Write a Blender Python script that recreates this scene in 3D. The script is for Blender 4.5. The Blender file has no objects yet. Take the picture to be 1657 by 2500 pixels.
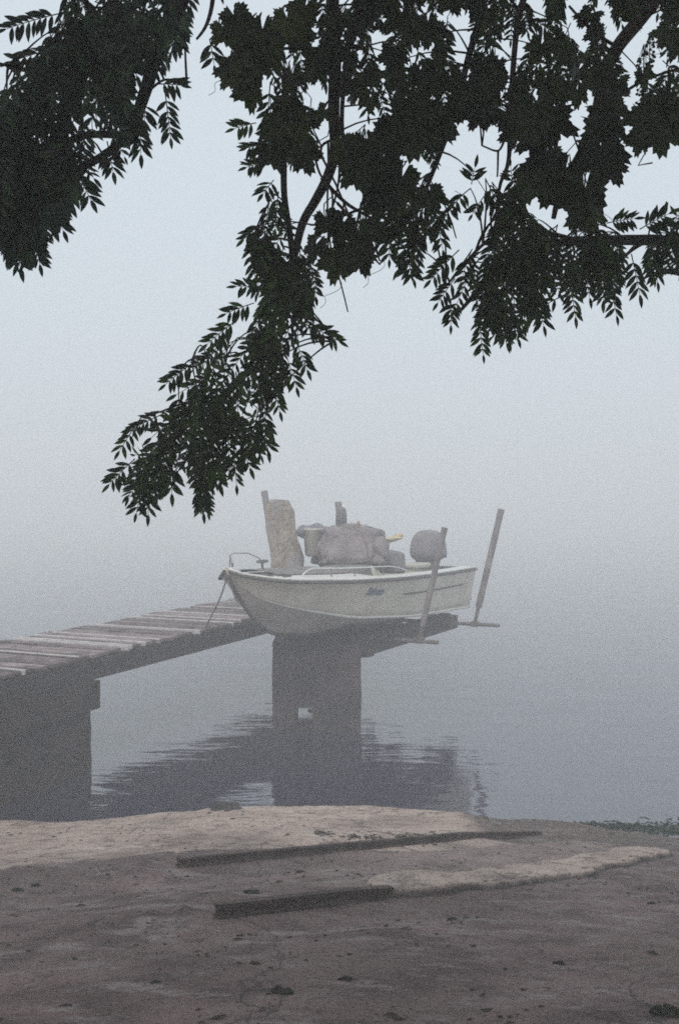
import bpy, math, random
import numpy as np
from mathutils import Vector, Matrix, noise
R = math.radians
rnd = random.Random(7)
S = bpy.context.scene
col = S.collection

# ------------------------------------------------------------------ camera, sky, sun, exposure
F, CX, CY, CAMH = 2400.0, 828.5, 1250.0, 2.6
PITCH = math.atan(30 / F)
cd = bpy.data.cameras.new('camera'); cam = bpy.data.objects.new('camera', cd); col.objects.link(cam)
cd.sensor_fit = 'VERTICAL'; cd.sensor_height = 36; cd.lens = F / 2500 * 36
cd.clip_start = .05; cd.clip_end = 1500
cam.location = (0, 0, CAMH); cam.rotation_euler = (math.pi / 2 - PITCH, 0, 0)
S.camera = cam

SUN_EL, SUN_AZ = R(50), R(190)          # azimuth measured from +Y towards +X
w = bpy.data.worlds.new("World"); S.world = w; w.use_nodes = True
nt = w.node_tree; nt.nodes.clear()
sky = nt.nodes.new('ShaderNodeTexSky'); sky.sky_type = 'NISHITA'; sky.sun_disc = False
sky.sun_elevation = SUN_EL; sky.sun_rotation = SUN_AZ; sky.air_density = 1.0; sky.dust_density = 6.0; sky.ozone_density = 1.5
mixc = nt.nodes.new('ShaderNodeMix'); mixc.data_type = 'RGBA'; mixc.inputs['Factor'].default_value = .85
mixc.inputs['B'].default_value = (6.5, 7.25, 7.8, 1)     # even overcast over the blue of the clear sky
bg = nt.nodes.new('ShaderNodeBackground'); bg.inputs['Strength'].default_value = .12
out = nt.nodes.new('ShaderNodeOutputWorld')
nt.links.new(sky.outputs[0], mixc.inputs['A']); nt.links.new(mixc.outputs['Result'], bg.inputs[0]); nt.links.new(bg.outputs[0], out.inputs[0])
sl = bpy.data.lights.new('sun', 'SUN'); sl.energy = 1.5; sl.angle = R(14); sl.color = (1, .95, .88)
so = bpy.data.objects.new('sun', sl); col.objects.link(so)
so.rotation_euler = (math.pi / 2 - SUN_EL, 0, math.pi - SUN_AZ)
S.view_settings.view_transform = 'Standard'; S.view_settings.look = 'None'
S.view_settings.gamma = 1; S.view_settings.exposure = 0.12
S.cycles.max_bounces = 12; S.cycles.volume_bounces = 8; S.cycles.diffuse_bounces = 3; S.cycles.transparent_max_bounces = 8
S.cycles.use_adaptive_sampling = False; S.cycles.filter_width = 1.75; S.cycles.sample_clamp_indirect = 3; S.cycles.use_denoising = False      # the fine grain stands for the film's

# ------------------------------------------------------------------ pixel <-> world (pixels of the 1657x2500 photograph)
cp, sp = math.cos(PITCH), math.sin(PITCH)
def ray(px, py):
    a, b = (px - CX) / F, -(py - CY) / F
    return Vector((a, cp + b * sp, -sp + b * cp))
def at(px, py, Y):
    d = ray(px, py); return Vector((0, 0, CAMH)) + d * (Y / d.y)
def atz(px, py, z):
    d = ray(px, py); return Vector((0, 0, CAMH)) + d * ((z - CAMH) / d.z)
def proj(p):
    x, y, z = p[0], p[1], p[2] - CAMH
    dd = y * cp - z * sp; u = y * sp + z * cp
    return CX + F * x / dd, CY - F * u / dd

# ------------------------------------------------------------------ mesh helpers
class MB:
    def __init__(s): s.v = []; s.f = []
    def add(s, vs, fs):
        n = len(s.v); s.v += [tuple(v) for v in vs]; s.f += [tuple(i + n for i in f) for f in fs]
        return s
    def box(s, c, size, rz=0, taper=1.0):
        c = Vector(c); a, b, h = size[0] / 2, size[1] / 2, size[2] / 2
        m = Matrix.Rotation(rz, 3, 'Z'); vs = []
        for z, t in ((-h, 1), (h, taper)):
            for x, y in ((-a, -b), (a, -b), (a, b), (-a, b)):
                vs.append(c + m @ Vector((x * t, y * t, z)))
        return s.add(vs, [(3, 2, 1, 0), (4, 5, 6, 7), (0, 1, 5, 4), (1, 2, 6, 5), (2, 3, 7, 6), (3, 0, 4, 7)])
    def beam(s, a, b, wd, h, up=Vector((0, 0, 1))):
        a, b = Vector(a), Vector(b); d = (b - a).normalized(); sd = d.cross(up).normalized(); u = sd.cross(d)
        vs = [p + sd * x * wd / 2 + u * y * h / 2 for p in (a, b) for x, y in ((-1, -1), (1, -1), (1, 1), (-1, 1))]
        return s.add(vs, [(0, 1, 2, 3), (7, 6, 5, 4), (0, 4, 5, 1), (1, 5, 6, 2), (2, 6, 7, 3), (3, 7, 4, 0)])
    def tube(s, pts, rad, n=8, cap=True):
        pts = [Vector(p) for p in pts]
        if not hasattr(rad, '__len__'): rad = [rad] * len(pts)
        vs = []; prev = None
        for i, p in enumerate(pts):
            d = (pts[min(i + 1, len(pts) - 1)] - pts[max(i - 1, 0)])
            d = d.normalized() if d.length > 1e-9 else Vector((0, 0, 1))
            if prev is None: prev = d.cross(Vector((0, 0, 1)) if abs(d.z) < .9 else Vector((1, 0, 0)))
            a = (prev - d * prev.dot(d)).normalized(); prev = a; b = d.cross(a)
            for k in range(n):
                t = 2 * math.pi * k / n; vs.append(p + (a * math.cos(t) + b * math.sin(t)) * rad[i])
        fs = []
        for i in range(len(pts) - 1):
            for k in range(n):
                k2 = (k + 1) % n; fs.append((i * n + k, i * n + k2, (i + 1) * n + k2, (i + 1) * n + k))
        if cap: fs.append(tuple(range(n - 1, -1, -1))); fs.append(tuple((len(pts) - 1) * n + k for k in range(n)))
        return s.add(vs, fs)
    def blob(s, c, r, seed=0, amp=.15, sc=2.0, n=16, pw=1.0, rot=None):
        """superellipsoid with noise"""
        c = Vector(c); vs = []; fs = []
        def q(x, e): return math.copysign(abs(x) ** e, x)
        for i in range(n + 1):
            ph = -math.pi / 2 + math.pi * i / n
            for k in range(2 * n):
                th = math.pi * k / n
                v = Vector((q(math.cos(ph), pw) * q(math.cos(th), pw), q(math.cos(ph), pw) * q(math.sin(th), pw), q(math.sin(ph), pw)))
                v = Vector((v.x * r[0], v.y * r[1], v.z * r[2]))
                if amp:
                    nz = noise.noise(v * sc + Vector((seed * 3.1, seed, 0))) + .5 * noise.noise(v * sc * 2.3 + Vector((seed, 9, 3)))
                    v = v * (1 + amp * nz)
                if rot is not None: v = rot @ v
                vs.append(c + v)
        for i in range(n):
            for k in range(2 * n):
                k2 = (k + 1) % (2 * n)
                fs.append((i * 2 * n + k, i * 2 * n + k2, (i + 1) * 2 * n + k2, (i + 1) * 2 * n + k))
        return s.add(vs, fs)
    def build(s, name, m, parent=None, smooth=False, bevel=0, auto=False):
        me = bpy.data.meshes.new(name); me.from_pydata(s.v, [], s.f); me.update()
        if m: me.materials.append(m)
        if smooth: me.polygons.foreach_set('use_smooth', [True] * len(me.polygons))
        o = bpy.data.objects.new(name, me); col.objects.link(o)
        if parent: o.parent = parent
        if bevel:
            b = o.modifiers.new('bevel', 'BEVEL'); b.width = bevel; b.segments = 2; b.limit_method = 'ANGLE'
        return o
def tag(o, label=None, cat=None, group=None, kind=None):
    if label: o['label'] = label
    if cat: o['category'] = cat
    if group: o['group'] = group
    if kind: o['kind'] = kind
    return o
def empty(name, loc=(0, 0, 0), rz=0):
    o = bpy.data.objects.new(name, None); col.objects.link(o); o.location = loc; o.rotation_euler = (0, 0, rz)
    o.empty_display_size = .1
    return o

# ------------------------------------------------------------------ materials
def mat(name, c1, c2=None, scale=6, rough=.8, bump=.0, bscale=40, detail=6, stretch=(1, 1, 1), lo=.35, hi=.65, metal=0, c3=None, s3=1.5, coord='Object', spec=.3):
    m = bpy.data.materials.new(name); m.use_nodes = True; t = m.node_tree; N, L = t.nodes, t.links
    b = N['Principled BSDF']; b.inputs['Roughness'].default_value = rough; b.inputs['Metallic'].default_value = metal
    b.inputs['Specular IOR Level'].default_value = spec
    tc = N.new('ShaderNodeTexCoord'); mp = N.new('ShaderNodeMapping'); mp.inputs['Scale'].default_value = stretch
    L.new(tc.outputs[coord], mp.inputs[0])
    b.inputs['Base Color'].default_value = (*c1, 1)
    if c2:
        n = N.new('ShaderNodeTexNoise'); n.inputs['Scale'].default_value = scale; n.inputs['Detail'].default_value = detail
        n.inputs['Roughness'].default_value = .65
        L.new(mp.outputs[0], n.inputs['Vector'])
        r = N.new('ShaderNodeValToRGB'); r.color_ramp.elements[0].position = lo; r.color_ramp.elements[1].position = hi
        r.color_ramp.elements[0].color = (*c1, 1); r.color_ramp.elements[1].color = (*c2, 1)
        L.new(n.outputs[0], r.inputs[0]); last = r.outputs[0]
        if c3:
            n3 = N.new('ShaderNodeTexNoise'); n3.inputs['Scale'].default_value = s3; n3.inputs['Detail'].default_value = 5
            L.new(mp.outputs[0], n3.inputs['Vector'])
            r3 = N.new('ShaderNodeValToRGB'); r3.color_ramp.elements[0].position = .5; r3.color_ramp.elements[1].position = .66
            L.new(n3.outputs[0], r3.inputs[0])
            mx = N.new('ShaderNodeMix'); mx.data_type = 'RGBA'; mx.inputs['B'].default_value = (*c3, 1)
            L.new(r3.outputs[0], mx.inputs['Factor']); L.new(last, mx.inputs['A']); last = mx.outputs['Result']
        L.new(last, b.inputs['Base Color'])
    if bump:
        nb = N.new('ShaderNodeTexNoise'); nb.inputs['Scale'].default_value = bscale; nb.inputs['Detail'].default_value = 6
        L.new(mp.outputs[0], nb.inputs['Vector'])
        bp = N.new('ShaderNodeBump'); bp.inputs['Strength'].default_value = bump; bp.inputs['Distance'].default_value = .02
        L.new(nb.outputs[0], bp.inputs['Height']); L.new(bp.outputs[0], b.inputs['Normal'])
    return m
M = {
    'stone': mat('weathered_concrete', (.045, .028, .034), (.12, .085, .09), 5, .9, .8, 25, c3=(.035, .03, .035)),
    'darkstone': mat('wet_concrete', (.02, .014, .016), (.06, .04, .04), 4, .9, .8, 25),
    'beam': mat('dark_timber', (.028, .022, .024), (.07, .055, .055), 5, .85, .5, 30, stretch=(1, 1, 3)),
    'plank': mat('grey_planks', (.15, .115, .115), (.34, .27, .27), 9, .85, .5, 30, c3=(.09, .07, .07), s3=4),
    'plank_pale': mat('bleached_planks', (.46, .42, .42), (.66, .62, .62), 9, .8, .3, 30),
    'hull': mat('aged_gelcoat', (.68, .64, .54), (.80, .76, .66), 2.5, .38, .05, 8, c3=(.60, .56, .47), s3=2),
    'bottom': mat('shaded_dirty_bottom', (.40, .36, .335), (.54, .49, .455), 3, .6, .1, 20),  # darker than the topsides: shade below the chine and dirt, both in the colour
    'white': mat('white_gelcoat', (.66, .66, .62), (.78, .78, .74), 3, .4),
    'trim': mat('dark_rub_rail', (.09, .085, .085), (.15, .14, .14), 10, .6),
    'canvas': mat('grey_canvas', (.17, .155, .15), (.28, .26, .25), 5, .9, .5, 25),
    'interior': mat('cockpit_liner', (.16, .15, .14), (.26, .24, .22), 5, .8),
    'chrome': mat('polished_rail', (.82, .82, .82), None, rough=.25, metal=.35),
    'pipe': mat('galvanised_pipe', (.14, .13, .135), (.24, .225, .225), 12, .6, .2, 30, metal=.2),
    'post': mat('weathered_post', (.17, .145, .15), (.32, .285, .285), 8, .8, .3, 30, stretch=(1, 1, .3)),
    'rust': mat('rusty_steel', (.045, .025, .019), (.10, .06, .046), 12, .7, .15, 50, c3=(.13, .09, .075), s3=6),
    'tarp': mat('dark_tarp', (.20, .175, .185), (.37, .33, .335), 4, .75, .6, 14),
    'net': mat('tan_netting', (.25, .205, .17), (.42, .36, .31), 9, .95, 1.0, 30, stretch=(1, 1, .5), c3=(.30, .29, .31), s3=5),
    'bundle': mat('blue_grey_bundle', (.14, .14, .165), (.28, .27, .31), 8, .9, .8, 25),
    'bucket': mat('pale_plastic', (.45, .43, .38), (.56, .54, .48), 5, .5),
    'yellow': mat('yellow_oilskin', (.52, .42, .27), (.64, .55, .38), 8, .6, .3, 20),
    'orange': mat('orange_plastic', (.34, .19, .15), (.42, .25, .2), 8, .6),
    'crate': mat('grey_crate', (.17, .165, .175), (.28, .27, .28), 6, .8),
    'motor': mat('motor_cowl', (.17, .15, .165), (.26, .235, .245), 5, .55),
    'rope': mat('old_rope', (.2, .17, .13), (.34, .3, .24), 60, .95),
    'letter': mat('lettering', (.16, .17, .26), (.24, .25, .34), 20, .5),
    'bark': mat('bark', (.018, .013, .011), (.05, .038, .032), 14, .95, 1.0, 30, stretch=(1, 1, .3)),
    'stem': mat('vine_stem', (.025, .016, .012), (.055, .038, .03), 20, .9, .5, 40),
    'clod': mat('dark_clod', (.02, .018, .012), (.05, .045, .03), 20, 1, .8, 40),
    'litter': mat('leaf_litter', (.03, .022, .016), (.10, .075, .05), 6, 1, .3, 40),
    'weed': mat('water_weed', (.02, .05, .02), (.06, .10, .05), 12, .9, .3, 40),
    'rock': mat('dark_rock', (.03, .027, .025), (.08, .07, .065), 8, .9, .8, 20),
    'berry': mat('unripe_berries', (.03, .045, .02), (.06, .08, .03), 12, .5),
}
def leaf_mat(name, ca, cb, cc):
    ca, cb, cc = [tuple(q * .8 for q in c_) for c_ in (ca, cb, cc)]
    m = bpy.data.materials.new(name); m.use_nodes = True; t = m.node_tree; N, L = t.nodes, t.links
    b = N['Principled BSDF']; b.inputs['Roughness'].default_value = .5; b.inputs['Specular IOR Level'].default_value = .35
    g = N.new('ShaderNodeNewGeometry'); r = N.new('ShaderNodeValToRGB'); r.color_ramp.elements[0].color = (*ca, 1); r.color_ramp.elements[1].color = (*cc, 1)
    e = r.color_ramp.elements.new(.6); e.color = (*cb, 1)
    L.new(g.outputs['Random Per Island'], r.inputs[0]); L.new(r.outputs[0], b.inputs['Base Color'])
    tr = N.new('ShaderNodeBsdfTranslucent'); L.new(r.outputs[0], tr.inputs[0])
    mx = N.new('ShaderNodeMixShader'); mx.inputs[0].default_value = .18
    L.new(b.outputs[0], mx.inputs[1]); L.new(tr.outputs[0], mx.inputs[2]); L.new(mx.outputs[0], N['Material Output'].inputs[0])
    return m
M['leafA'] = leaf_mat('blue_green_leaves', (.012, .032, .02), (.028, .07, .045), (.07, .14, .06))
M['leafB'] = leaf_mat('dark_green_leaves', (.006, .026, .004), (.018, .06, .010), (.08, .16, .025))
M['grape'] = leaf_mat('grape_leaves', (.010, .022, .006), (.022, .048, .010), (.07, .11, .02))

# ------------------------------------------------------------------ water
def water_mat():
    m = bpy.data.materials.new('water'); m.use_nodes = True; t = m.node_tree; N, L = t.nodes, t.links
    b = N['Principled BSDF']; b.inputs['Base Color'].default_value = (.030, .028, .055, 1)
    b.inputs['Roughness'].default_value = .03; b.inputs['IOR'].default_value = 2.9; b.inputs['Specular IOR Level'].default_value = .5
    tc = N.new('ShaderNodeTexCoord')
    hs = []
    for sc, st, wgt in ((1.3, (.5, 1.6, 1), .8), (6, (.5, 2.0, 1), .30), (15, (.5, 1.8, 1), .07)):
        mp = N.new('ShaderNodeMapping'); mp.inputs['Scale'].default_value = st
        n = N.new('ShaderNodeTexNoise'); n.inputs['Scale'].default_value = sc; n.inputs['Detail'].default_value = 2
        L.new(tc.outputs['Object'], mp.inputs[0]); L.new(mp.outputs[0], n.inputs['Vector'])
        k = N.new('ShaderNodeMath'); k.operation = 'MULTIPLY'; k.inputs[1].default_value = wgt; L.new(n.outputs[0], k.inputs[0]); hs.append(k)
    a1 = N.new('ShaderNodeMath'); a1.operation = 'ADD'; L.new(hs[0].outputs[0], a1.inputs[0]); L.new(hs[1].outputs[0], a1.inputs[1])
    a2 = N.new('ShaderNodeMath'); a2.operation = 'ADD'; L.new(a1.outputs[0], a2.inputs[0]); L.new(hs[2].outputs[0], a2.inputs[1])
    bp = N.new('ShaderNodeBump'); bp.inputs['Strength'].default_value = 1; bp.inputs['Distance'].default_value = WAVE
    ng = N.new('ShaderNodeTexNoise'); ng.inputs['Scale'].default_value = .8; ng.inputs['Detail'].default_value = 3; L.new(tc.outputs['Object'], ng.inputs['Vector'])
    mr = N.new('ShaderNodeMapRange'); mr.inputs['From Min'].default_value = .35; mr.inputs['From Max'].default_value = .65; mr.inputs['To Min'].default_value = .35; mr.inputs['To Max'].default_value = 1.5; L.new(ng.outputs[0], mr.inputs[0])
    a3 = N.new('ShaderNodeMath'); a3.operation = 'MULTIPLY'; L.new(a2.outputs[0], a3.inputs[0]); L.new(mr.outputs[0], a3.inputs[1]); a2 = a3
    L.new(a2.outputs[0], bp.inputs['Height']); L.new(bp.outputs[0], b.inputs['Normal'])
    return m
WAVE = .012
wm = MB(); wm.add([(-190, -190, 0), (190, -190, 0), (190, 190, 0), (-190, 190, 0)], [(0, 1, 2, 3)])
water = tag(wm.build('water', water_mat()), kind='structure')

# ------------------------------------------------------------------ ground: the concrete ramp
def sstep(a, b, x):
    t = max(0, min(1, (x - a) / (b - a))); return t * t * (3 - 2 * t)
RAILD = Vector((1.885, .81, 0)).normalized()
def shore(x):
    return 7.95 + .35 * math.exp(-((x + .2) / 1.5) ** 2) - .12 * x * sstep(.8, 3, x) + .06 * noise.noise(Vector((x * 2, 3, 0))) - .1 * sstep(-1.2, -2.0, x)
ST = []
def seg_dist(p, pts):
    best = 9; bt = 0; sgn = 0
    for i in range(len(pts) - 1):
        a, b = pts[i], pts[i + 1]; d = b - a; t = max(0, min(1, (p - a).dot(d) / d.length_squared)); q = a + d * t
        l = (p - q).length
        if l < best: best = l; bt = i + t; sgn = d.x * (p.y - a.y) - d.y * (p.x - a.x)
    return best, bt, sgn
RLS = []
def ground(x, y, full=False):
    s = shore(x)
    base = .207 * (s - y)
    if y < 2.2: base = .207 * (s - 2.2) + .06 * (2.2 - y) - .02 * max(0, 1 - y)
    base = min(base, 1.5)
    r = math.hypot(x, y - 3)
    p = Vector((x, y, 0))
    z = base
    z += .016 * noise.noise(p * .9) + .008 * noise.noise(p * 3.1) + .0045 * noise.noise(p * 11) + .002 * noise.noise(p * 31)
    for a, b in RLS:
        d = b - a; t = ((x - a.x) * d.x + (y - a.y) * d.y) / (d.x ** 2 + d.y ** 2); tc = max(-.08, min(1.05, t)); dist = math.hypot(x - a.x - d.x * tc, y - a.y - d.y * tc)
        if dist < .6: k = sstep(.6, .12, dist); z += k * (a.z + d.z * tc + .005 * noise.noise(p * 6) - z)
    pale = brown = crack = 0
    if abs(x) < 6 and 2 < y < 10:
        nz = .05 * noise.noise(p * 5) + .02 * noise.noise(p * 17)
        # far slab lies a little proud of the apron; its edge runs left from the end of the far rail
        e = (y - (5.66 + .12 * (x + .93) if x < -.93 else 5.69 + (x + .93) * .43)) + nz * (1.2 if x < -.93 else .3)
        lip = sstep(-.004, .014, e)
        z += .012 * lip * (1 if x < -.95 else 0)
        pale = lip * sstep(1.6, .8, x)
        # poured strip over the buried end of the near rail
        d, t, sg = seg_dist(p, ST) if ST else (9, 0, 0)
        wd = .125 + .035 * sstep(0, .6, t) - .03 * sstep(4.5, 6.5, t) + .75 * nz
        k = sstep(wd + .010, wd - .012, d) * sstep(7.4, 6.6, y)
        z += .028 * k; pale = max(pale, 1.1 * k)
        ed = abs(d - wd - .008) if ST else 9; crack = sstep(.020, .006, ed) * (1 if sg < 0 else .45) * (.5 + .5 * sstep(-.2, .1, noise.noise(p * 6)))
        if x < -.9: crack = max(crack, .7 * sstep(.014, .004, abs(e)) * sstep(-.1, .15, noise.noise(p * 4)))
        # lighter slab between strip and far rail
        if sg > 0 and d > wd and e < 0 and x > -.4: pale = max(pale, .32 * sstep(-.4, .3, x))
        # coarse brown wedge by the water on the right
        wq = (y - (6.95 - .42 * (x - 1.0))) + nz * 2
        kb = sstep(0, .05, wq) * sstep(.95, 1.2, x)
        if k < .5: brown = kb; z -= .022 * kb; pale *= (1 - kb); z += .012 * kb * noise.noise(p * 14)
    return (z, pale, brown, crack) if full else z
def axis(lo, hi, fine_lo, fine_hi, step, coarse=1.25):
    a = list(np.arange(fine_lo, fine_hi, step)); s = step; v = fine_lo
    left = []
    while v > lo: s *= coarse; v -= s; left.append(v)
    right = []; s = step; v = a[-1]
    while v < hi: s *= coarse; v += s; right.append(v)
    return left[::-1] + a + right
def ghit(px, py):
    d = ray(px, py); o = Vector((0, 0, CAMH)); t = 1.0
    while t < 12:
        p = o + d * t
        if p.z < ground(p.x, p.y): return p
        t += .02
    return p
ra = ghit(435, 2116); rb = ghit(1320, 2030); rc = ghit(527, 2240); rd = ghit(955, 2189)
st_ = [ghit(*q) for q in ((962, 2177), (1035, 2173), (1140, 2162), (1250, 2142), (1340, 2132), (1419, 2117), (1505, 2100), (1580, 2086))]; ST += [Vector((q.x, q.y, 0)) for q in st_]
RLS += [(ra, rb), (rc, rd)]
xs = axis(-60, 60, -2.6, 3.1, .017); ys = axis(-60, 14, 2.6, 8.5, .017)
gm = MB(); att = []
for y in ys:
    for x in xs:
        z, pa, br, ck = ground(x, y, True); gm.v.append((x, y, max(z, -.9))); att.append((pa, br, ck, 1))
nx = len(xs)
for j in range(len(ys) - 1):
    for i in range(nx - 1):
        gm.f.append((j * nx + i, j * nx + i + 1, (j + 1) * nx + i + 1, (j + 1) * nx + i))
def ramp_mat():
    m = bpy.data.materials.new('ramp_concrete'); m.use_nodes = True; t = m.node_tree; N, L = t.nodes, t.links
    b = N['Principled BSDF']; b.inputs['Roughness'].default_value = .85; b.inputs['Specular IOR Level'].default_value = .3
    tc = N.new('ShaderNodeTexCoord')
    def nz(sc, det=6, st=(1, 1, 1), ro=.6, rz=0):
        mp = N.new('ShaderNodeMapping'); mp.inputs['Scale'].default_value = st; mp.inputs['Rotation'].default_value = (0, 0, rz)
        n = N.new('ShaderNodeTexNoise'); n.inputs['Scale'].default_value = sc; n.inputs['Detail'].default_value = det; n.inputs['Roughness'].default_value = ro
        L.new(tc.outputs['Object'], mp.inputs[0]); L.new(mp.outputs[0], n.inputs['Vector']); return n.outputs[0]
    def ramp(src, a, b_, c0=(0, 0, 0), c1=(1, 1, 1)):
        r = N.new('ShaderNodeValToRGB'); r.color_ramp.elements[0].position = a; r.color_ramp.elements[1].position = b_
        r.color_ramp.elements[0].color = (*c0, 1); r.color_ramp.elements[1].color = (*c1, 1); L.new(src, r.inputs[0]); return r.outputs[0]
    def mix(f, a, b_, mode='MIX', fac=None):
        x = N.new('ShaderNodeMix'); x.data_type = 'RGBA'; x.blend_type = mode
        if f is not None: L.new(f, x.inputs['Factor'])
        else: x.inputs['Factor'].default_value = fac
        for s_, k in ((a, 'A'), (b_, 'B')):
            if isinstance(s_, tuple): x.inputs[k].default_value = (*s_, 1)
            else: L.new(s_, x.inputs[k])
        return x.outputs['Result']
    base = ramp(nz(2.2, 8), .38, .62, (.115, .070, .066), (.28, .19, .178))
    pale = ramp(nz(3.0, 8), .3, .7, (.50, .365, .30), (.70, .55, .46))
    brown = ramp(nz(24, 6), .3, .7, (.10, .072, .058), (.21, .165, .14))
    at_ = N.new('ShaderNodeAttribute'); at_.attribute_name = 'zone'
    sep = N.new('ShaderNodeSeparateColor'); L.new(at_.outputs['Color'], sep.inputs[0])
    c = mix(sep.outputs[0], base, pale); c = mix(sep.outputs[1], c, brown); c = mix(sep.outputs[2], c, (.03, .022, .02))
    # chalky scuffs running across the ramp, darker damp stains, fine grit
    c = mix(ramp(nz(6, 6, (.6, 1.3, 1), .75, R(12)), .53, .63, (0, 0, 0), (.55, .55, .55)), c, (.40, .35, .34))
    c = mix(ramp(nz(9, 6, (.75, 1.2, 1), .75, R(-8)), .52, .62, (0, 0, 0), (.7, .7, .7)), c, (.07, .048, .046))
    c = mix(ramp(nz(1.1, 6), .5, .66, (0, 0, 0), (.55, .55, .55)), c, (.10, .068, .058))
    c = mix(ramp(nz(60, 3, (1, 1, 1), .8), .55, .62, (0, 0, 0), (.85, .85, .85)), c, (.04, .03, .028))
    c = mix(ramp(nz(90, 3, (1, 1, 1), .8), .64, .72, (0, 0, 0), (.5, .5, .5)), c, (.42, .38, .36))
    vo = N.new('ShaderNodeTexVoronoi'); vo.feature = 'DISTANCE_TO_EDGE'; vo.inputs['Scale'].default_value = .75; mpv = N.new('ShaderNodeMapping')
    wn = N.new('ShaderNodeTexNoise'); wn.inputs['Scale'].default_value = 3.5; wn.inputs['Detail'].default_value = 8; L.new(tc.outputs['Object'], wn.inputs['Vector'])
    va = N.new('ShaderNodeVectorMath'); va.operation = 'MULTIPLY_ADD'; va.inputs[1].default_value = (.5, .5, .5); L.new(wn.outputs['Color'], va.inputs[0]); L.new(tc.outputs['Object'], va.inputs[2])
    L.new(va.outputs[0], vo.inputs['Vector']); c = mix(ramp(vo.outputs['Distance'], .002, .007, (.85, .85, .85), (0, 0, 0)), c, (.045, .032, .03))
    L.new(c, b.inputs['Base Color'])
    bp = N.new('ShaderNodeBump'); bp.inputs['Strength'].default_value = .6; bp.inputs['Distance'].default_value = .010
    L.new(nz(45, 8, (1, 1, 1), .75), bp.inputs['Height']); L.new(bp.outputs[0], b.inputs['Normal'])
    return m
go = gm.build('ground', ramp_mat(), smooth=True); tag(go, kind='structure')
ca = go.data.color_attributes.new('zone', 'FLOAT_COLOR', 'POINT'); ca.data.foreach_set('color', np.array(att, dtype=np.float32).ravel())
def gp(x, y, dz=0): return Vector((x, y, ground(x, y) + dz))
def ghit(px, py):
    d = ray(px, py); o = Vector((0, 0, CAMH)); t = 1.0
    while t < 12:
        p = o + d * t
        if p.z < ground(p.x, p.y): return p
        t += .02
    return p

# ------------------------------------------------------------------ the two rails set in the ramp
def rail(name, a, b, h, label, sink_end):
    n = 40; prof = [(-.9, 0), (.9, 0), (.9, .14), (.22, .24), (.2, .66), (.52, .74), (.52, 1), (-.52, 1), (-.52, .74), (-.2, .66), (-.22, .24), (-.9, .14)]
    d = (b - a).normalized(); sd = Vector((d.y, -d.x, 0)); m = MB(); k = len(prof); wd = h * .62
    za, zb = ground(a.x, a.y), ground(b.x, b.y)
    for i in range(n + 1):
        p = a.lerp(b, i / n)
        g0 = a.z + (b.z - a.z) * i / n - sink_end * h * max(0, i / n - .72) / .28
        for u, v in prof: m.v.append(tuple(Vector((p.x, p.y, 0)) + sd * u * wd + Vector((0, 0, g0 + v * h))))
    for i in range(n):
        for j in range(k):
            j2 = (j + 1) % k; m.f.append((i * k + j, i * k + j2, (i + 1) * k + j2, (i + 1) * k + j))
    m.f.append(tuple(range(k - 1, -1, -1))); m.f.append(tuple(n * k + j for j in range(k)))
    return tag(m.build(name, M['rust']), label, 'rail', 'old steel rails set in the boat ramp')
rail('steel_rail', ra, rb, .048, 'long rusty steel rail lying near the water, its far end sinking under the shore', .9)
rail('steel_rail', rc, rd, .057, 'short rusty steel rail nearest the camera that runs into the pale concrete strip', .15)

# debris on the ramp
CL = [(45, 2176, .045, 'low dark clod at the left edge of the ramp'), (88, 2164, .035, 'round dark clod left of the short rail, near the far slab edge'),
      (615, 2182, .05, 'crumbling clod between the two rails'), (690, 2425, .055, 'mossy flat clod at the bottom centre of the ramp'),
      (622, 2354, .03, 'small upright clod left of the mossy flat one'), (1103, 2247, .035, 'dark clod below the pale strip'),
      (1362, 2355, .035, 'dark lump on the right side of the ramp'), (845, 2396, .04, 'dark stick-like clod right of the mossy flat one'),
      (1278, 2420, .02, 'tiny clod low on the right of the ramp'), (1625, 2478, .07, 'long dark clump at the bottom right corner'),
      (380, 2402, .03, 'flat clod at the lower left of the ramp'), (160, 2460, .03, 'small clod near the bottom left corner'),
      (730, 2130, .03, 'small clod just in front of the long rail'), (1190, 2472, .028, 'clod at the bottom edge, right of centre')]
for i, (px, py, s_, lb) in enumerate(CL):
    p = ghit(px, py); m = MB()
    s_ *= .62; m.blob((0, 0, s_ * .18), (s_, s_ * .55, s_ * .38), seed=i, amp=.7, sc=2.2 / s_, n=10)
    for j in range(4):
        m.blob((rnd.uniform(-1.3, 1.3) * s_, rnd.uniform(-.8, .8) * s_, s_ * .06), (s_ * .25, s_ * .2, s_ * .14), seed=i * 7 + j, amp=.6, sc=3 / s_, n=6)
    o = m.build('dirt_clod', M['clod'], smooth=False); o.location = p; o.rotation_euler.z = rnd.uniform(-.4, .4)
    tag(o, lb, 'clod', 'dark clods lying on the ramp')
p = ghit(553, 1978); m = MB(); m.blob((0, 0, .02), (.15, .1, .075), seed=4, amp=.5, sc=12, n=14)
o = m.build('shore_rock', M['rock']); o.location = Vector((p.x, p.y, 0)); tag(o, "single dark rock at the water's edge below the dock's reflection", 'rock')
lm = MB()
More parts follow.
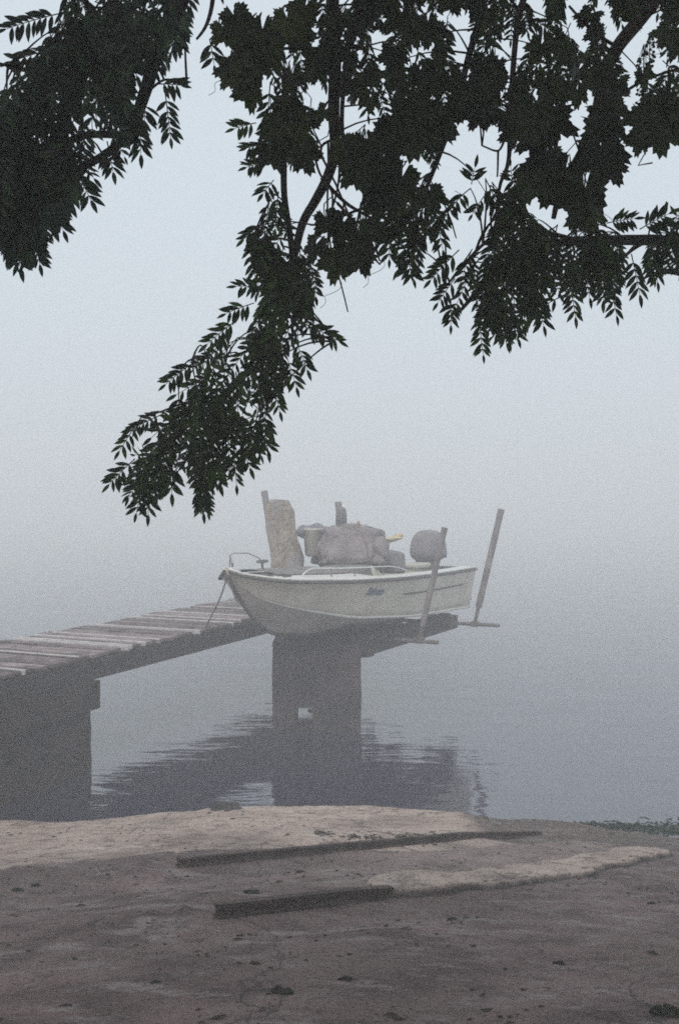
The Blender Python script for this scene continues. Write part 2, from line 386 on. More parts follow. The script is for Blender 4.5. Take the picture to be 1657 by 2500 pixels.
for i in range(1300):
    y = 2.6 + 5.3 * rnd.random() ** 1.1; x = rnd.uniform(-1, 1) * (y * .37 + .1) + .05
    if noise.noise(Vector((x * 1.5, y * 1.5, 5))) < rnd.uniform(-.15, .3): continue
    p = gp(x, y, .003); L_ = rnd.uniform(.003, .011) * (1 if rnd.random() < .85 else 1.9); a = rnd.uniform(0, 6.28) if rnd.random() < .4 else rnd.uniform(-.4, .4)
    if rnd.random() < .5:
        lm.blob(p, (L_, L_ * .5, L_ * .3), seed=i, amp=.6, sc=2 / L_, n=4)
    else:
        u = Vector((math.cos(a), math.sin(a), 0)); v = Vector((-u.y, u.x, 0)); q = L_ * 1.6; zz = Vector((0, 0, 1))
        lm.add([p - u * q, p + v * q * .35 + zz * q * .3, p + u * q + zz * .002, p - v * q * .35 + zz * .001], [(0, 1, 2), (0, 2, 3)])
tag(lm.build('leaf_litter', M['litter']), 'fine dark leaf bits and grit scattered over the ramp', 'leaf litter', kind='stuff')
# a long mat of moss and crumbs beyond the far rail
lm = MB()
for i in range(900):
    t = rnd.random(); px = 770 + 560 * t * 1.0; py = 2032 + 32 * t + rnd.gauss(0, 4) + 7 * math.sin(t * 9)
    if noise.noise(Vector((t * 14, 0, 0))) < -.05 and rnd.random() < .8: continue
    if px > 1100: continue
    p = ghit(px, py); s_ = rnd.uniform(.004, .012); lm.blob(p, (s_ * 1.7, s_, s_ * .5), seed=i, amp=.6, sc=2 / s_, n=4)
tag(lm.build('moss_line', M['clod']), 'broken line of dark moss beyond the long rail', 'moss', kind='stuff')
wd_ = MB()
for i in range(1500):
    t = rnd.random() ** .8; px = 1352 + 380 * t; yy = 2014 + 24 * t + rnd.gauss(0, 1) * (3 + 7 * t) - abs(rnd.gauss(0, 1)) * 12 * t
    p = atz(px, yy, 0); h = rnd.uniform(.002, .009); a = rnd.uniform(0, 3.14); u = Vector((math.cos(a), math.sin(a), 0)) * rnd.uniform(.01, .035)
    wd_.add([p - u, p + u, p + u * .4 + Vector((0, 0, h)), p - u * .6 + Vector((0, 0, h * .6))], [(0, 1, 2, 3)])
tag(wd_.build('water_weed', M['weed']), 'green weed floating along the shore at the right', 'water weed', kind='stuff')

# ------------------------------------------------------------------ the dock
DN = Vector((-2.345, 9.45, 0)); DU = Vector((math.sin(R(23.6)), math.cos(R(23.6)), 0)); DV = Vector((DU.y, -DU.x, 0))  # DV points to the near/right side
DW = 1.48; ZB, ZT = .87, 1.085
def dk(t, v, z): return Vector((0, 0, z)) + DN + DU * t + DV * v      # v = 0 near edge, negative towards the far edge
dock = empty('dock', dk(0, -DW / 2, 0))
tag(dock, 'narrow timber dock walkway leading out over the foggy water to the boat', 'dock')
def local(m, e):
    c = e.location; cs, sn = math.cos(-e.rotation_euler.z), math.sin(-e.rotation_euler.z)
    m.v = [((x - c.x) * cs - (y - c.y) * sn, (x - c.x) * sn + (y - c.y) * cs, z - c.z) for x, y, z in m.v]; return m
T0, T1 = -5.0, 6.4
for v, nm in ((-.06, 'side_beam'), (-DW + .06, 'side_beam'), (-DW / 2, 'centre_beam')):
    m = MB(); m.beam(dk(T0, v, (ZB + ZT) / 2 - .012), dk(T1, v, (ZB + ZT) / 2 - .012), .12, ZT - ZB - .024)
    local(m, dock).build(nm, M['beam'], dock, bevel=.006)
def plank_mat():
    m = M['plank'].copy(); t = m.node_tree; N, L = t.nodes, t.links; b = N['Principled BSDF']; src = b.inputs['Base Color'].links[0].from_socket
    g = N.new('ShaderNodeNewGeometry'); r = N.new('ShaderNodeMapRange'); r.inputs['To Min'].default_value = .45; r.inputs['To Max'].default_value = 1.2
    L.new(g.outputs['Random Per Island'], r.inputs[0]); x = N.new('ShaderNodeMix'); x.data_type = 'RGBA'; x.blend_type = 'MULTIPLY'; x.inputs['Factor'].default_value = 1
    L.new(src, x.inputs['A']); L.new(r.outputs[0], x.inputs['B']); L.new(x.outputs['Result'], b.inputs['Base Color']); return m
pk = MB(); pp = MB(); t = T0; i = 0
while t < T1:
    wd = rnd.uniform(.13, .17); r_ = rnd.random(); gap = rnd.choice((.012, .016, .03))
    c = dk(t + wd / 2, -DW / 2 + rnd.uniform(-.02, .02), ZT + .008 + rnd.uniform(-.006, .008))
    pale = i % 5 == 3 or rnd.random() < .08
    (pp if pale else pk).beam(c - DV * (DW / 2 + rnd.uniform(-.03, .02)), c + DV * (DW / 2 + rnd.uniform(-.03, .0)), (.028 if pale else wd), .036 + (.012 if pale else 0), Vector((0, 0, 1)) + DU * rnd.uniform(-.04, .04))
    t += (.04 if pale else wd) + gap; i += 1
local(pk, dock).build('decking', plank_mat(), dock, bevel=.004)
local(pp, dock).build('pale_battens', M['plank_pale'], dock, bevel=.004)
for px, py in ((190, 1535), (310, 1575), (500, 1536)):
    pass
# left pier with its cap
pc = dk(-.05, 0, 0)
def pier_box(m, t0, t1, v0, v1, z0, z1, nrm=True):
    vs = [dk(t, v, z) for z in (z0, z1) for t, v in ((t0, v0), (t0, v1), (t1, v1), (t1, v0))]
    m.add(vs, [(0, 1, 2, 3), (7, 6, 5, 4), (0, 4, 5, 1), (1, 5, 6, 2), (2, 6, 7, 3), (3, 7, 4, 0)])
def rough(m, n=4, amp=.02, sc=3):
    o = None; return m
def subdiv_rough(o, cuts, amp, scale):
    import bmesh
    bm = bmesh.new(); bm.from_mesh(o.data); bmesh.ops.subdivide_edges(bm, edges=bm.edges[:], cuts=cuts, use_grid_fill=True)
    bm.normal_update()
    for v in bm.verts:
        n = noise.noise(v.co * scale) + .5 * noise.noise(v.co * scale * 2.7)
        v.co += v.normal * amp * n
    bm.to_mesh(o.data); bm.free(); o.data.update()
pier = empty('concrete_pier', dk(-.9, -DW / 2, 0)); tag(pier, 'massive dark concrete pier holding up the shore end of the dock at the left edge', 'pier')
m = MB(); pier_box(m, -2.6, -.1, .02, -DW - .02, -.6, .585); o = local(m, pier).build('shaft', M['darkstone'], pier); subdiv_rough(o, 14, .016, 4)
m = MB(); pier_box(m, -2.6, .0, .05, -DW - .05, .60, ZB - .004); o = local(m, pier).build('cap', M['darkstone'], pier); subdiv_rough(o, 10, .008, 5)

# ------------------------------------------------------------------ the boat lift
BO = Vector((.123, 11.87, 0)); BU = Vector((.485, .875, 0)).normalized(); BA = math.atan2(BU.y, BU.x)
BV = Vector((BU.y, -BU.x, 0))     # near side
def bp_(t, v, z): return BO + BU * t + BV * v + Vector((0, 0, z))
# pillar, with a small opening at the water line
pil = empty('support_pillar', (-.26, 11.5, 0)); tag(pil, 'broad concrete pillar rising from the water beneath the boat', 'pillar')
m = MB(); x0, x1, y0, y1 = -.755, .243, 11.04, 11.96
ha, hb = -.50, -.31; hz = .25
m.add([(a, b, c) for c in (-.6, .99) for a, b in ((x0, y0), (ha, y0), (ha, y1), (x0, y1))], [(3, 2, 1, 0), (4, 5, 6, 7), (0, 1, 5, 4), (1, 2, 6, 5), (2, 3, 7, 6), (3, 0, 4, 7)])
ms = MB(); ms.add([(a, b, c) for c in (-.6, .05) for a, b in ((ha - .03, y0 + .03), (hb + .03, y0 + .03), (hb + .03, y0 + .13), (ha - .03, y0 + .13))], [(3, 2, 1, 0), (4, 5, 6, 7), (0, 1, 5, 4), (1, 2, 6, 5), (2, 3, 7, 6), (3, 0, 4, 7)])
subdiv_rough(local(ms, pil).build('sill', M['stone'], pil), 6, .02, 7)
rb_ = MB()
for i, (qx, qz, qr) in enumerate(((-.50, .22, .028), (-.325, .20, .03), (-.33, .08, .02), (-.49, .075, .028))): rb_.blob((qx, y0 + .1, qz), (qr, .06, qr * .8), seed=i, amp=.5, sc=20, n=10)
local(rb_, pil).build('rubble', M['stone'], pil)
o1 = local(m, pil).build('column', M['stone'], pil); subdiv_rough(o1, 12, .012, 4)
m = MB(); m.add([(a, b, c) for c in (-.6, .99) for a, b in ((hb, y0), (x1, y0), (x1, y1), (hb, y1))], [(3, 2, 1, 0), (4, 5, 6, 7), (0, 1, 5, 4), (1, 2, 6, 5), (2, 3, 7, 6), (3, 0, 4, 7)])
o2 = local(m, pil).build('column', M['stone'], pil); subdiv_rough(o2, 12, .012, 4)
m = MB(); m.add([(a, b, c) for c in (hz, .98) for a, b in ((ha - .03, y0 + .02), (hb + .03, y0 + .02), (hb + .03, y1 - .02), (ha - .03, y1 - .02))], [(3, 2, 1, 0), (4, 5, 6, 7), (0, 1, 5, 4), (1, 2, 6, 5), (2, 3, 7, 6), (3, 0, 4, 7)])
o3 = local(m, pil).build('infill', M['stone'], pil); subdiv_rough(o3, 8, .008, 4)
lift = empty('boat_lift', BO, BA); tag(lift, 'boat lift cradle of dark beams, crossbars and four leaning guide posts under the boat', 'boat lift')
for v in (.42, -.42):
    m = MB(); m.beam(bp_(-.62, v, .90), bp_(2.24, v, .915), .14, .18); local(m, lift).build('bunk', M['beam'], lift, bevel=.008)
    m = MB(); m.beam(bp_(-.7, v, 1.01), bp_(2.0, v, 1.03), .13, .05); local(m, lift).build('bunk_pad', M['beam'], lift, bevel=.008)
m = MB(); m.beam(bp_(-.52, -.55, .86), bp_(-.52, .56, .86), .16, .09); local(m, lift).build('cross_beam', M['beam'], lift, bevel=.008)
m = MB(); m.beam(bp_(.75, -.5, .86), bp_(.75, .5, .86), .16, .09); local(m, lift).build('cross_beam', M['beam'], lift, bevel=.008)
for v in (-.95, ):
    m = MB(); m.beam(bp_(.1, v, .89), bp_(2.5, v, .9), .12, .14); local(m, lift).build('bunk', M['beam'], lift, bevel=.008)
m = MB()
for k in range(14): m.beam(bp_(.1 + k * .175, -1.0, .985), bp_(.1 + k * .175, -.36, .985), .15, .03)
local(m, lift).build('platform_boards', M['beam'], lift)
def arm(t, va, vb, z):
    m = MB(); m.tube([bp_(t, va, z - .02), bp_(t, vb, z)], .024, 8); local(m, lift).build('crossbar', M['pipe'], lift)
arm(0, -1.1, 1.16, .955); arm(1.72, -1.1, 1.28, .965)
def post(foot_t, foot_v, z0, top, r=.036, pipe=.25):
    a = bp_(foot_t, foot_v, z0); b = Vector(top); d = (b - a)
    m = MB(); m.tube([a, a + d * (pipe + .03)], .024, 8); p1 = local(m, lift).build('post_pipe', M['pipe'], lift)
    m = MB(); n = 10; m.tube([a + d * (pipe + (1 - pipe) * k / n) for k in range(n + 1)], [r * (1 + .04 * math.sin(k * 2.1)) for k in range(n + 1)], 12)
    gpo = local(m, lift).build('guide_post', M['post'], lift, smooth=False); p1.parent = gpo; return gpo
GP = [post(0, .92, .97, at(1085, 1288, 11.25), .035, pipe=.12)]
GP.append(post(1.72, .94, .98, at(1223, 1243, 12.75), .043, pipe=.14))
post(0, -.92, .97, at(645, 1199, 12.55), .042, pipe=.1)
post(1.72, -.92, .97, at(825, 1225, 13.9), .046, pipe=.1)
for gi, (t_, v_) in enumerate(((0, .92), (1.72, .94))):
    m = MB(); m.box(bp_(t_, v_, .965), (.1, .1, .07), BA); local(m, lift).build('post_clamp', M['pipe'], GP[gi], bevel=.008)

# ------------------------------------------------------------------ the boat (local +X aft, local -Y near side)
boat = empty('motor_boat', BO + Vector((0, 0, 0)), BA)
tag(boat, 'old cream open motor boat loaded with gear, raised on a lift above the water', 'motor boat')
st = [0, .02, .05, .1, .15, .2, .27, .35, .45, .55, .65, .75, .85, .93, 1]
def ip(tab, s):
    for (a, va), (b, vb) in zip(tab, tab[1:]):
        if s <= b:
            k = (s - a) / (b - a); return tuple(x + (y - x) * k for x, y in zip(va, vb)) if isinstance(va, tuple) else va + (vb - va) * k
    return tab[-1][1]
def smooth_ip(tab, s, e=.03):
    r_ = [ip(tab, max(0, min(1, s + k * e))) for k in (-1, -.5, 0, .5, 1)] if .04 < s < .97 else [ip(tab, s)]
    if isinstance(r_[0], tuple): return tuple(sum(c) / len(r_) for c in zip(*r_))
    return sum(r_) / len(r_)
GW = [(0, (-2.54, .02, 1.92)), (.02, (-2.46, .10, 1.875)), (.05, (-2.32, .23, 1.84)), (.1, (-2.10, .40, 1.80)), (.15, (-1.88, .53, 1.785)), (.3, (-1.195, .74, 1.75)), (.5, (-.265, .85, 1.72)), (.7, (.66, .87, 1.705)), (1, (2.06, .82, 1.69))]
CH = [(0, (-2.52, .01, 1.87)), (.05, (-2.31, .08, 1.67)), (.12, (-2.06, .22, 1.55)), (.2, (-1.68, .37, 1.45)), (.35, (-.98, .58, 1.31)), (.6, (.2, .73, 1.215)), (1, (2.06, .72, 1.15))]
KL = [(0, (-2.515, 0, 1.86)), (.05, (-2.32, 0, 1.61)), (.12, (-2.06, 0, 1.37)), (.2, (-1.74, 0, 1.19)), (.35, (-1.0, 0, 1.09)), (.6, (.15, 0, 1.05)), (1, (2.06, 0, 1.04))]
SN = 60
G_ = [smooth_ip(GW, k / SN) for k in range(SN + 1)]; C_ = [smooth_ip(CH, k / SN) for k in range(SN + 1)]; K_ = [smooth_ip(KL, k / SN) for k in range(SN + 1)]
def loft(rows, closed=False):
    m = MB(); n = len(rows[0])
    for r_ in rows: m.v += [tuple(p) for p in r_]
    for i in range(len(rows) - 1):
        for j in range(n - 1): m.f.append((i * n + j, i * n + j + 1, (i + 1) * n + j + 1, (i + 1) * n + j))
    return m
# topsides incl. transom
rows = []
for g, c in zip(G_, C_):
    r_ = []
    for sgn in (-1, 1):
        seq = []
        for k in range(7):
            u = k / 6; fl = .035 * math.sin(math.pi * u)            # slight concave flare forward
            seq.append((c[0] + (g[0] - c[0]) * u, sgn * (c[1] + (g[1] - c[1]) * u - fl * max(0, 1 - (g[0] + 2.6) / 2.5)), c[2] + (g[2] - c[2]) * u))
        r_.append(seq)
    rows.append(r_)
m = loft([r_[0] for r_ in rows]); m2 = loft([r_[1] for r_ in rows]); m.add(m2.v, [f[::-1] for f in m2.f])
ts = [rows[-1][0], rows[-1][1]]; m3 = loft([[a, b] for a, b in zip(*ts)]); m.add(m3.v, m3.f)
hull = m.build('hull', M['hull'], boat, smooth=False)
for p_ in hull.data.polygons: p_.use_smooth = abs(p_.normal.x) < .95
so_ = hull.modifiers.new('thick', 'SOLIDIFY'); so_.thickness = .012; so_.offset = 0
# bottom
rows_b = []
for c, k_ in zip(C_, K_):
    rows_b.append([(c[0] + (k_[0] - c[0]) * u, s_ * (c[1] * (1 - u)) if u < 1 else 0, c[2] + (k_[2] - c[2]) * u - .01 * math.sin(math.pi * u)) for s_, us in ((-1, (0, .33, .66, 1)), (1, (.66, .33, 0))) for u in us])
m = loft(rows_b); m.f.append(tuple(SN * 7 + j for j in range(7)))
m.build('hull_bottom', M['bottom'], boat, smooth=False)
# keel strip, spray rail, rub rail, side stripe
m = MB(); m.tube([(k_[0], 0, k_[2] - .012) for k_ in K_], .018, 6); m.build('keel_strip', M['trim'], boat, smooth=True)
def along(tab, s0, s1, dy, dz, n=40, u=0):
    o = []
    for i in range(n + 1):
        s_ = s0 + (s1 - s0) * i / n; g = smooth_ip(tab, s_); o.append((g[0], g[1] + dy, g[2] + dz))
    return o
for sg in (-1, 1):
    pts = along(CH, .06, 1, .006, .0); m = MB(); m.tube([(x, sg * y, z) for x, y, z in pts], [.003 + .013 * min(1, i / 8) for i in range(len(pts))], 6)
    m.build('spray_rail', M['white'], boat, smooth=True)
    pts = along(GW, 0, 1, .012, -.028); m = MB(); m.tube([(x, sg * y, z) for x, y, z in pts], .016, 6); m.build('rub_rail', M['trim'], boat, smooth=True)
    pts = along(GW, 0, 1, .006, .0); m = MB(); m.tube([(x, sg * y, z) for x, y, z in pts], .014, 6); m.build('gunwale_trim', M['white'], boat, smooth=True)
def side_pt(s_, u, off=.014):
    g, c = smooth_ip(GW, s_), smooth_ip(CH, s_); fl = .035 * math.sin(math.pi * u) * max(0, 1 - (g[0] + 2.6) / 2.5)
    return Vector((c[0] + (g[0] - c[0]) * u, -(c[1] + (g[1] - c[1]) * u - fl) - off, c[2] + (g[2] - c[2]) * u))
for sg in (1, -1):
    m = MB(); pts = [side_pt(.52 + .40 * i / 20, .56 + .05 * i / 20, .008) for i in range(21)]
    m.tube([(p.x, p.y * sg, p.z) for p in pts], [.004] + [.011] * 19 + [.004], 6); m.build('side_stripe', M['trim'], boat)
# lettering
tcu = bpy.data.curves.new('lettering', 'FONT'); tcu.body = 'Seluna'; tcu.size = .13; tcu.extrude = .002; tcu.shear = .35; tcu.space_character = .95; tcu.offset = .003
tob = bpy.data.objects.new('lettering_curve', tcu); col.objects.link(tob)
bpy.context.view_layer.update(); dg = bpy.context.evaluated_depsgraph_get()
tme = bpy.data.meshes.new_from_object(tob.evaluated_get(dg)); bpy.data.objects.remove(tob)
a_, b_ = side_pt(.36, .58, .016), side_pt(.50, .58, .016); ux = (b_ - a_).normalized(); up = (side_pt(.43, .8) - side_pt(.43, .4)).normalized(); nn = ux.cross(up).normalized(); up = nn.cross(ux)
for v in tme.vertices:
    q = v.co.copy(); v.co = a_ + ux * q.x + up * q.y + nn * (q.z + .004)
tme.materials.clear(); tme.materials.append(M['letter'])
lo_ = bpy.data.objects.new('lettering', tme); col.objects.link(lo_); lo_.parent = boat
# foredeck, side decks, coaming, cockpit
def deck_z(s_): return smooth_ip(GW, s_)[2]
rows = []
for i in range(25):
    s_ = .0 + .40 * i / 24; g = smooth_ip(GW, s_); r_ = []
    for k in range(13):
        u = -1 + k / 6; r_.append((g[0], g[1] * u, g[2] + .006 + .05 * min(1, g[1] / .6) * (1 - u * u)))
    rows.append(r_)
m = loft(rows); m.build('foredeck', M['white'], boat, smooth=True)
rows = []
for i in range(17):
    s_ = .085 + .31 * i / 16; g = smooth_ip(GW, s_); r_ = []
    for k in range(9):
        u = (-1 + k / 4) * (.55 if s_ > .12 else .35); edge = 1 - (abs(u) / .55) ** 4
        r_.append((g[0], g[1] * u, g[2] + .016 + .05 * min(1, g[1] / .6) * (1 - u * u) + .035 * edge))
    rows.append(r_)
m = loft(rows); m.build('deck_pad', M['canvas'], boat, smooth=True)
for sg in (-1, 1):
    m = MB(); r1 = []
    for i in range(31):
        s_ = .40 + .58 * i / 30; g = smooth_ip(GW, s_); r1.append([(g[0], sg * g[1], g[2] + .004), (g[0], sg * (g[1] - .14), g[2] + .016), (g[0], sg * (g[1] - .15), g[2] - .01), (g[0], sg * (g[1] - .24), 1.36)])
    m = loft(r1); m.build('side_deck', M['white'], boat)
rows = []
for i in range(31):
    s_ = .40 + .58 * i / 30; g = smooth_ip(GW, s_); rows.append([(g[0], -(g[1] - .24), 1.36), (g[0], 0, 1.355), (g[0], g[1] - .24, 1.36)])
m = loft(rows); g = smooth_ip(GW, .40); m.beam((g[0], -g[1] + .2, 1.54), (g[0], g[1] - .2, 1.54), .03, .36); m.build('cockpit', M['interior'], boat)
m = MB(); m.beam((2.05, -.80, 1.665), (2.05, .80, 1.665), .07, .05); m.build('transom_cap', M['trim'], boat, bevel=.01)
# swim bracket below the transom, vents, cleats, rails
m = MB(); m.box((2.16, -.55, 1.25), (.2, .16, .03)); m.box((2.2, -.55, 1.21), (.12, .03, .06)); m.build('trim_tab', M['trim'], boat, bevel=.005)
m = MB(); m.tube([(2.07, -.55, 1.52), (2.15, -.62, 1.47), (2.26, -.66, 1.38), (2.3, -.66, 1.22)], .006, 6); m.build('trim_hose', M['trim'], boat)
for x_ in (-2.16, -1.97):
    g = smooth_ip(GW, (x_ + 2.6) / 4.65); mm = MB()
    for k in range(2): mm.box((x_, -g[1] * .70 + k * .07, g[2] + .034 + .012 * k), (.14, .028, .012))
    mm.build('vent', M['trim'], boat)
m = MB(); m.tube([(-2.44, .0, 1.9), (-2.43, .0, 1.97)], .008, 6); m.tube([(-2.46, .02, 1.91), (-2.45, .02, 2.05), (-2.40, .0, 2.07), (-2.22, -.04, 2.06), (-2.05, -.06, 2.0), (-1.95, -.06, 1.86)], .005, 8)
m.tube([(-2.46, -.02, 1.9), (-2.45, .02, 2.05)], .006, 6); m.build('bow_rail', M['pipe'], boat, smooth=True)
m = MB(); m.box((-2.45, 0, 1.92), (.06, .06, .02)); m.build('bow_fitting', M['chrome'], boat, bevel=.006)
m = MB(); pts = []
for i in range(25):
    s_ = .17 + .43 * i / 24; g = smooth_ip(GW, s_); e = min(1, i / 2, (24 - i) / 7.0); pts.append((g[0], -(g[1] - .16), g[2] + .03 + .085 * math.sin(min(1, e) * math.pi / 2)))
m.tube(pts, .0065, 8); grl = m.build('grab_rail', M['chrome'], boat, smooth=True)
for s_ in (.26, .34, .46):
    g = smooth_ip(GW, s_); m = MB(); m.tube([(g[0], -(g[1] - .155), g[2]), (g[0], -(g[1] - .16), g[2] + .112)], .008, 6); m.build('rail_stanchion', M['pipe'], grl)
m = MB(); m.tube([(-1.12, .52, 1.80), (-1.12, .52, 1.88)], .015, 6); m.blob((-1.12, .52, 1.90), (.11, .05, .022), amp=0, n=8); m.build('deck_cleat', M['trim'], boat, smooth=True)
# windscreen base / helm console seen low behind the rail
m = MB(); m.box((-.55, -.25, 1.75), (.5, .5, .2), 0, .85); m.build('console', M['interior'], boat, bevel=.03)
# outboard motor
om = MB(); om.blob((0, 0, 0), (.29, .215, .225), seed=2, amp=.0, n=18, pw=.72); om.v = [(x * (1 - .10 * (z / .2)) + (.02 if x > 0 else 0), y * (1 - .12 * (z / .2)), z) for x, y, z in om.v]
om.v = [(x + 2.26, y - .03, z + 1.95) for x, y, z in om.v]; om_o = om.build('motor_cowl', M['motor'], boat, smooth=True)
m = MB(); m.box((2.24, -.03, 1.45), (.16, .13, .62)); m.box((2.30, -.03, 1.06), (.11, .05, .3)); m.blob((2.32, -.03, .98), (.2, .04, .04), amp=0, n=8)
mleg = m.build('outboard_motor', M['motor'], boat, bevel=.02); om_o.parent = mleg
m = MB(); m.box((2.11, -.03, 1.64), (.1, .22, .22)); m.build('motor_bracket', M['trim'], mleg, bevel=.01)
m = MB(); m.tube([(2.43, -.2, 1.90), (2.47, -.2, 1.86), (2.46, -.2, 1.78)], .03, 8); m.build('motor_handle', M['motor'], mleg, smooth=True)

# ------------------------------------------------------------------ gear piled in the boat (each a thing of its own)
def bl(x, y, z): return BO + BU * x - BV * y + Vector((0, 0, z))
def gear(name, m_, mt, x, y, z, label, cat, rz=0, smooth=True, tilt=(0, 0), bevel=0):
    o = m_.build(name, M[mt], None, smooth=smooth, bevel=bevel); o.location = bl(x, y, z); o.rotation_euler = (tilt[0], tilt[1], BA + rz)
    tag(o, label, cat); return o
m = MB(); n = 48; vs = []                      # tall upright bundle of netting, wider at the foot
for i in range(25):
    u = i / 24; zz = .86 * u; rx = .195 * (1 - .2 * u) * (1 - .35 * max(0, u - .86) / .14); ry = .15 * (1 - .2 * u)
    for k in range(n):
        a = 2 * math.pi * k / n; p = Vector((rx * math.copysign(abs(math.cos(a)) ** .75, math.cos(a)), ry * math.copysign(abs(math.sin(a)) ** .75, math.sin(a)), zz))
        nz = noise.noise(Vector((p.x * 9, p.y * 9, zz * 3))) + .8 * noise.noise(Vector((p.x * 40, p.y * 40, zz * 2.5))) + .4 * noise.noise(p * 26); p.x *= 1 + .14 * nz; p.y *= 1 + .22 * nz; p.z += .03 * noise.noise(Vector((p.x * 8, 1, 2))) * u
        p.x += -.10 * u + .02 * math.sin(7 * u); vs.append(p)
fs = [(i * n + k, i * n + (k + 1) % n, (i + 1) * n + (k + 1) % n, (i + 1) * n + k) for i in range(24) for k in range(n)] + [tuple(24 * n + k for k in range(n)), tuple(range(n - 1, -1, -1))]
m.add(vs, fs); o = gear('netting_bundle', m, 'net', -.62, .50, 1.74, 'tall tan bundle of rolled netting standing upright beside the bow guide post', 'netting', rz=-R(61) + .1, smooth=False); NB = o
m = MB()
for i in range(9): m.blob((rnd.uniform(-.22, .22), rnd.uniform(-.1, .1), rnd.uniform(-.05, .05) + .02 * i * .3), (rnd.uniform(.09, .15), .10, rnd.uniform(.06, .09)), seed=i, amp=.35, sc=9, n=10)
gear('rag_bundle', m, 'bundle', .22, .62, 2.17, 'lumpy blue-grey bundle of bags piled behind the white bucket', 'bundle', rz=-R(61))
m = MB(); m.tube([(0, 0, 0), (0, 0, .02), (0, 0, .3), (0, 0, .31), (0, 0, .33)], [.07, .09, .11, .12, .12], 20)
gear('plastic_bucket', m, 'bucket', -.42, .27, 1.93, 'pale plastic bucket standing between the netting bundle and the dark tarp', 'bucket')
def lump_box(a, b, h, seed, amp=.06, taper=.8, n=24):
    m = MB(); m.blob((0, 0, h / 2), (a / 2, b / 2, h / 2), seed=seed, amp=amp, sc=5, n=n, pw=.28)
    m.v = [(x * (1 - (1 - taper) * max(0, z / h)), y * (1 - (1 - taper) * max(0, z / h)), z + .02 * math.sin(x * 13 + seed) * (z / h)) for x, y, z in m.v]
    m.v = [tuple(Vector(v) * (1 + amp * 1.5 * abs(noise.noise(Vector((v[0] * 9 + v[2] * 5, v[1] * 9, v[2] * 2.5 + seed)))) - amp * .8 * abs(noise.noise(Vector((v[0] * 21 - v[2] * 9, v[1] * 21, v[2] * 6 + seed)))))) for v in m.v]; return m
m = lump_box(.82, .55, .40, 5, .16, .72, 44)
for q, (cx_, cy_, cz_, rx_, rz_) in enumerate(((-.12, 0, .34, .22, .12), (.16, .05, .33, .17, .11), (.30, -.05, .16, .14, .17), (-.30, .0, .14, .14, .16))): m.blob((cx_, cy_, cz_), (rx_, .2, rz_), seed=20 + q, amp=.5, sc=6, n=18)

gear('tarp_heap', m, 'tarp', -.20, -.12, 1.84, 'large dark tarpaulin pulled over a heap amidships', 'tarpaulin', rz=-R(61) + .05)
m = MB()
for xo in (-.2, .15):
    m.tube([bl(-.17 + xo * .8, -.12 + y_, z_) for y_, z_ in ((-.31, 1.84), (-.29, 2.02), (-.22, 2.27), (0, 2.31), (.22, 2.27), (.29, 1.84))], .007, 6)
tag(m.build('lashing_rope', M['rope'], None, smooth=True), 'two rope lashings tied across the dark tarpaulin', 'rope')
m = lump_box(.17, .16, .27, 3, .05, .95); gear('covered_box', m, 'canvas', .38, -.2, 1.97, 'grey upright box behind the right shoulder of the tarpaulin', 'box', rz=-R(61))
m = lump_box(.33, .33, .26, 8, .03, .96, 12); gear('storage_crate', m, 'crate', .42, -.36, 1.70, 'dark storage crate on the side deck to the right of the tarpaulin', 'crate', rz=-R(61))
m = MB()
for i in range(4): m.blob((.05 * i, rnd.uniform(-.03, .03), .016 * i), (.10, .06, .035 - .004 * i), seed=i, amp=.4, sc=14, n=8)
m.tube([(.12, 0, .03), (.2, 0, .075), (.25, .01, .085)], [.04, .034, .02], 8); gear('yellow_glove', m, 'yellow', .66, -.12, 2.07, 'yellow rubber glove lying on top of the gear, pointing aft', 'glove', rz=-R(61))
m = MB(); m.tube([(0, 0, 0), (0, 0, .03), (0, 0, .07), (.0, 0, .1)], [.028, .032, .022, .008], 12); gear('orange_float', m, 'orange', .28, .03, 2.24, 'small orange float on top of the tarpaulin', 'float')
m = MB(); m.tube([(0, 0, 0), (0, 0, .3), (.0, 0, .36), (0, 0, .385)], [.075, .07, .06, .03], 14); gear('grey_canister', m, 'pipe', .55, .42, 2.12, 'short round-topped grey canister beside the rear guide post', 'canister')
m = MB(); m.box((0, 0, .03), (.45, .3, .06)); gear('folded_mat', m, 'bucket', 1.42, -.2, 1.70, 'pale folded mat on the aft seat beside the outboard motor', 'mat', smooth=False, bevel=.02)
# mooring rope from the bow to the dock
m = MB(); a = bl(-2.5, 0, 1.9); b = atz(503, 1532, 1.11); pts = []
for i in range(17):
    u = i / 16; p = a.lerp(b, u); p.z -= .10 * math.sin(math.pi * u) * (1 - u) ; pts.append(p)
pts[0] = bl(-2.46, 0, 1.92); m.tube(pts, .009, 6)
m.tube([b + Vector((-.02, 0, 0)), b + Vector((.03, .0, .035)), b + Vector((.05, .02, 0))], .012, 6)
tag(m.build('mooring_rope', M['rope'], None, smooth=True), 'slack mooring rope hanging from the bow down to the dock edge', 'rope')

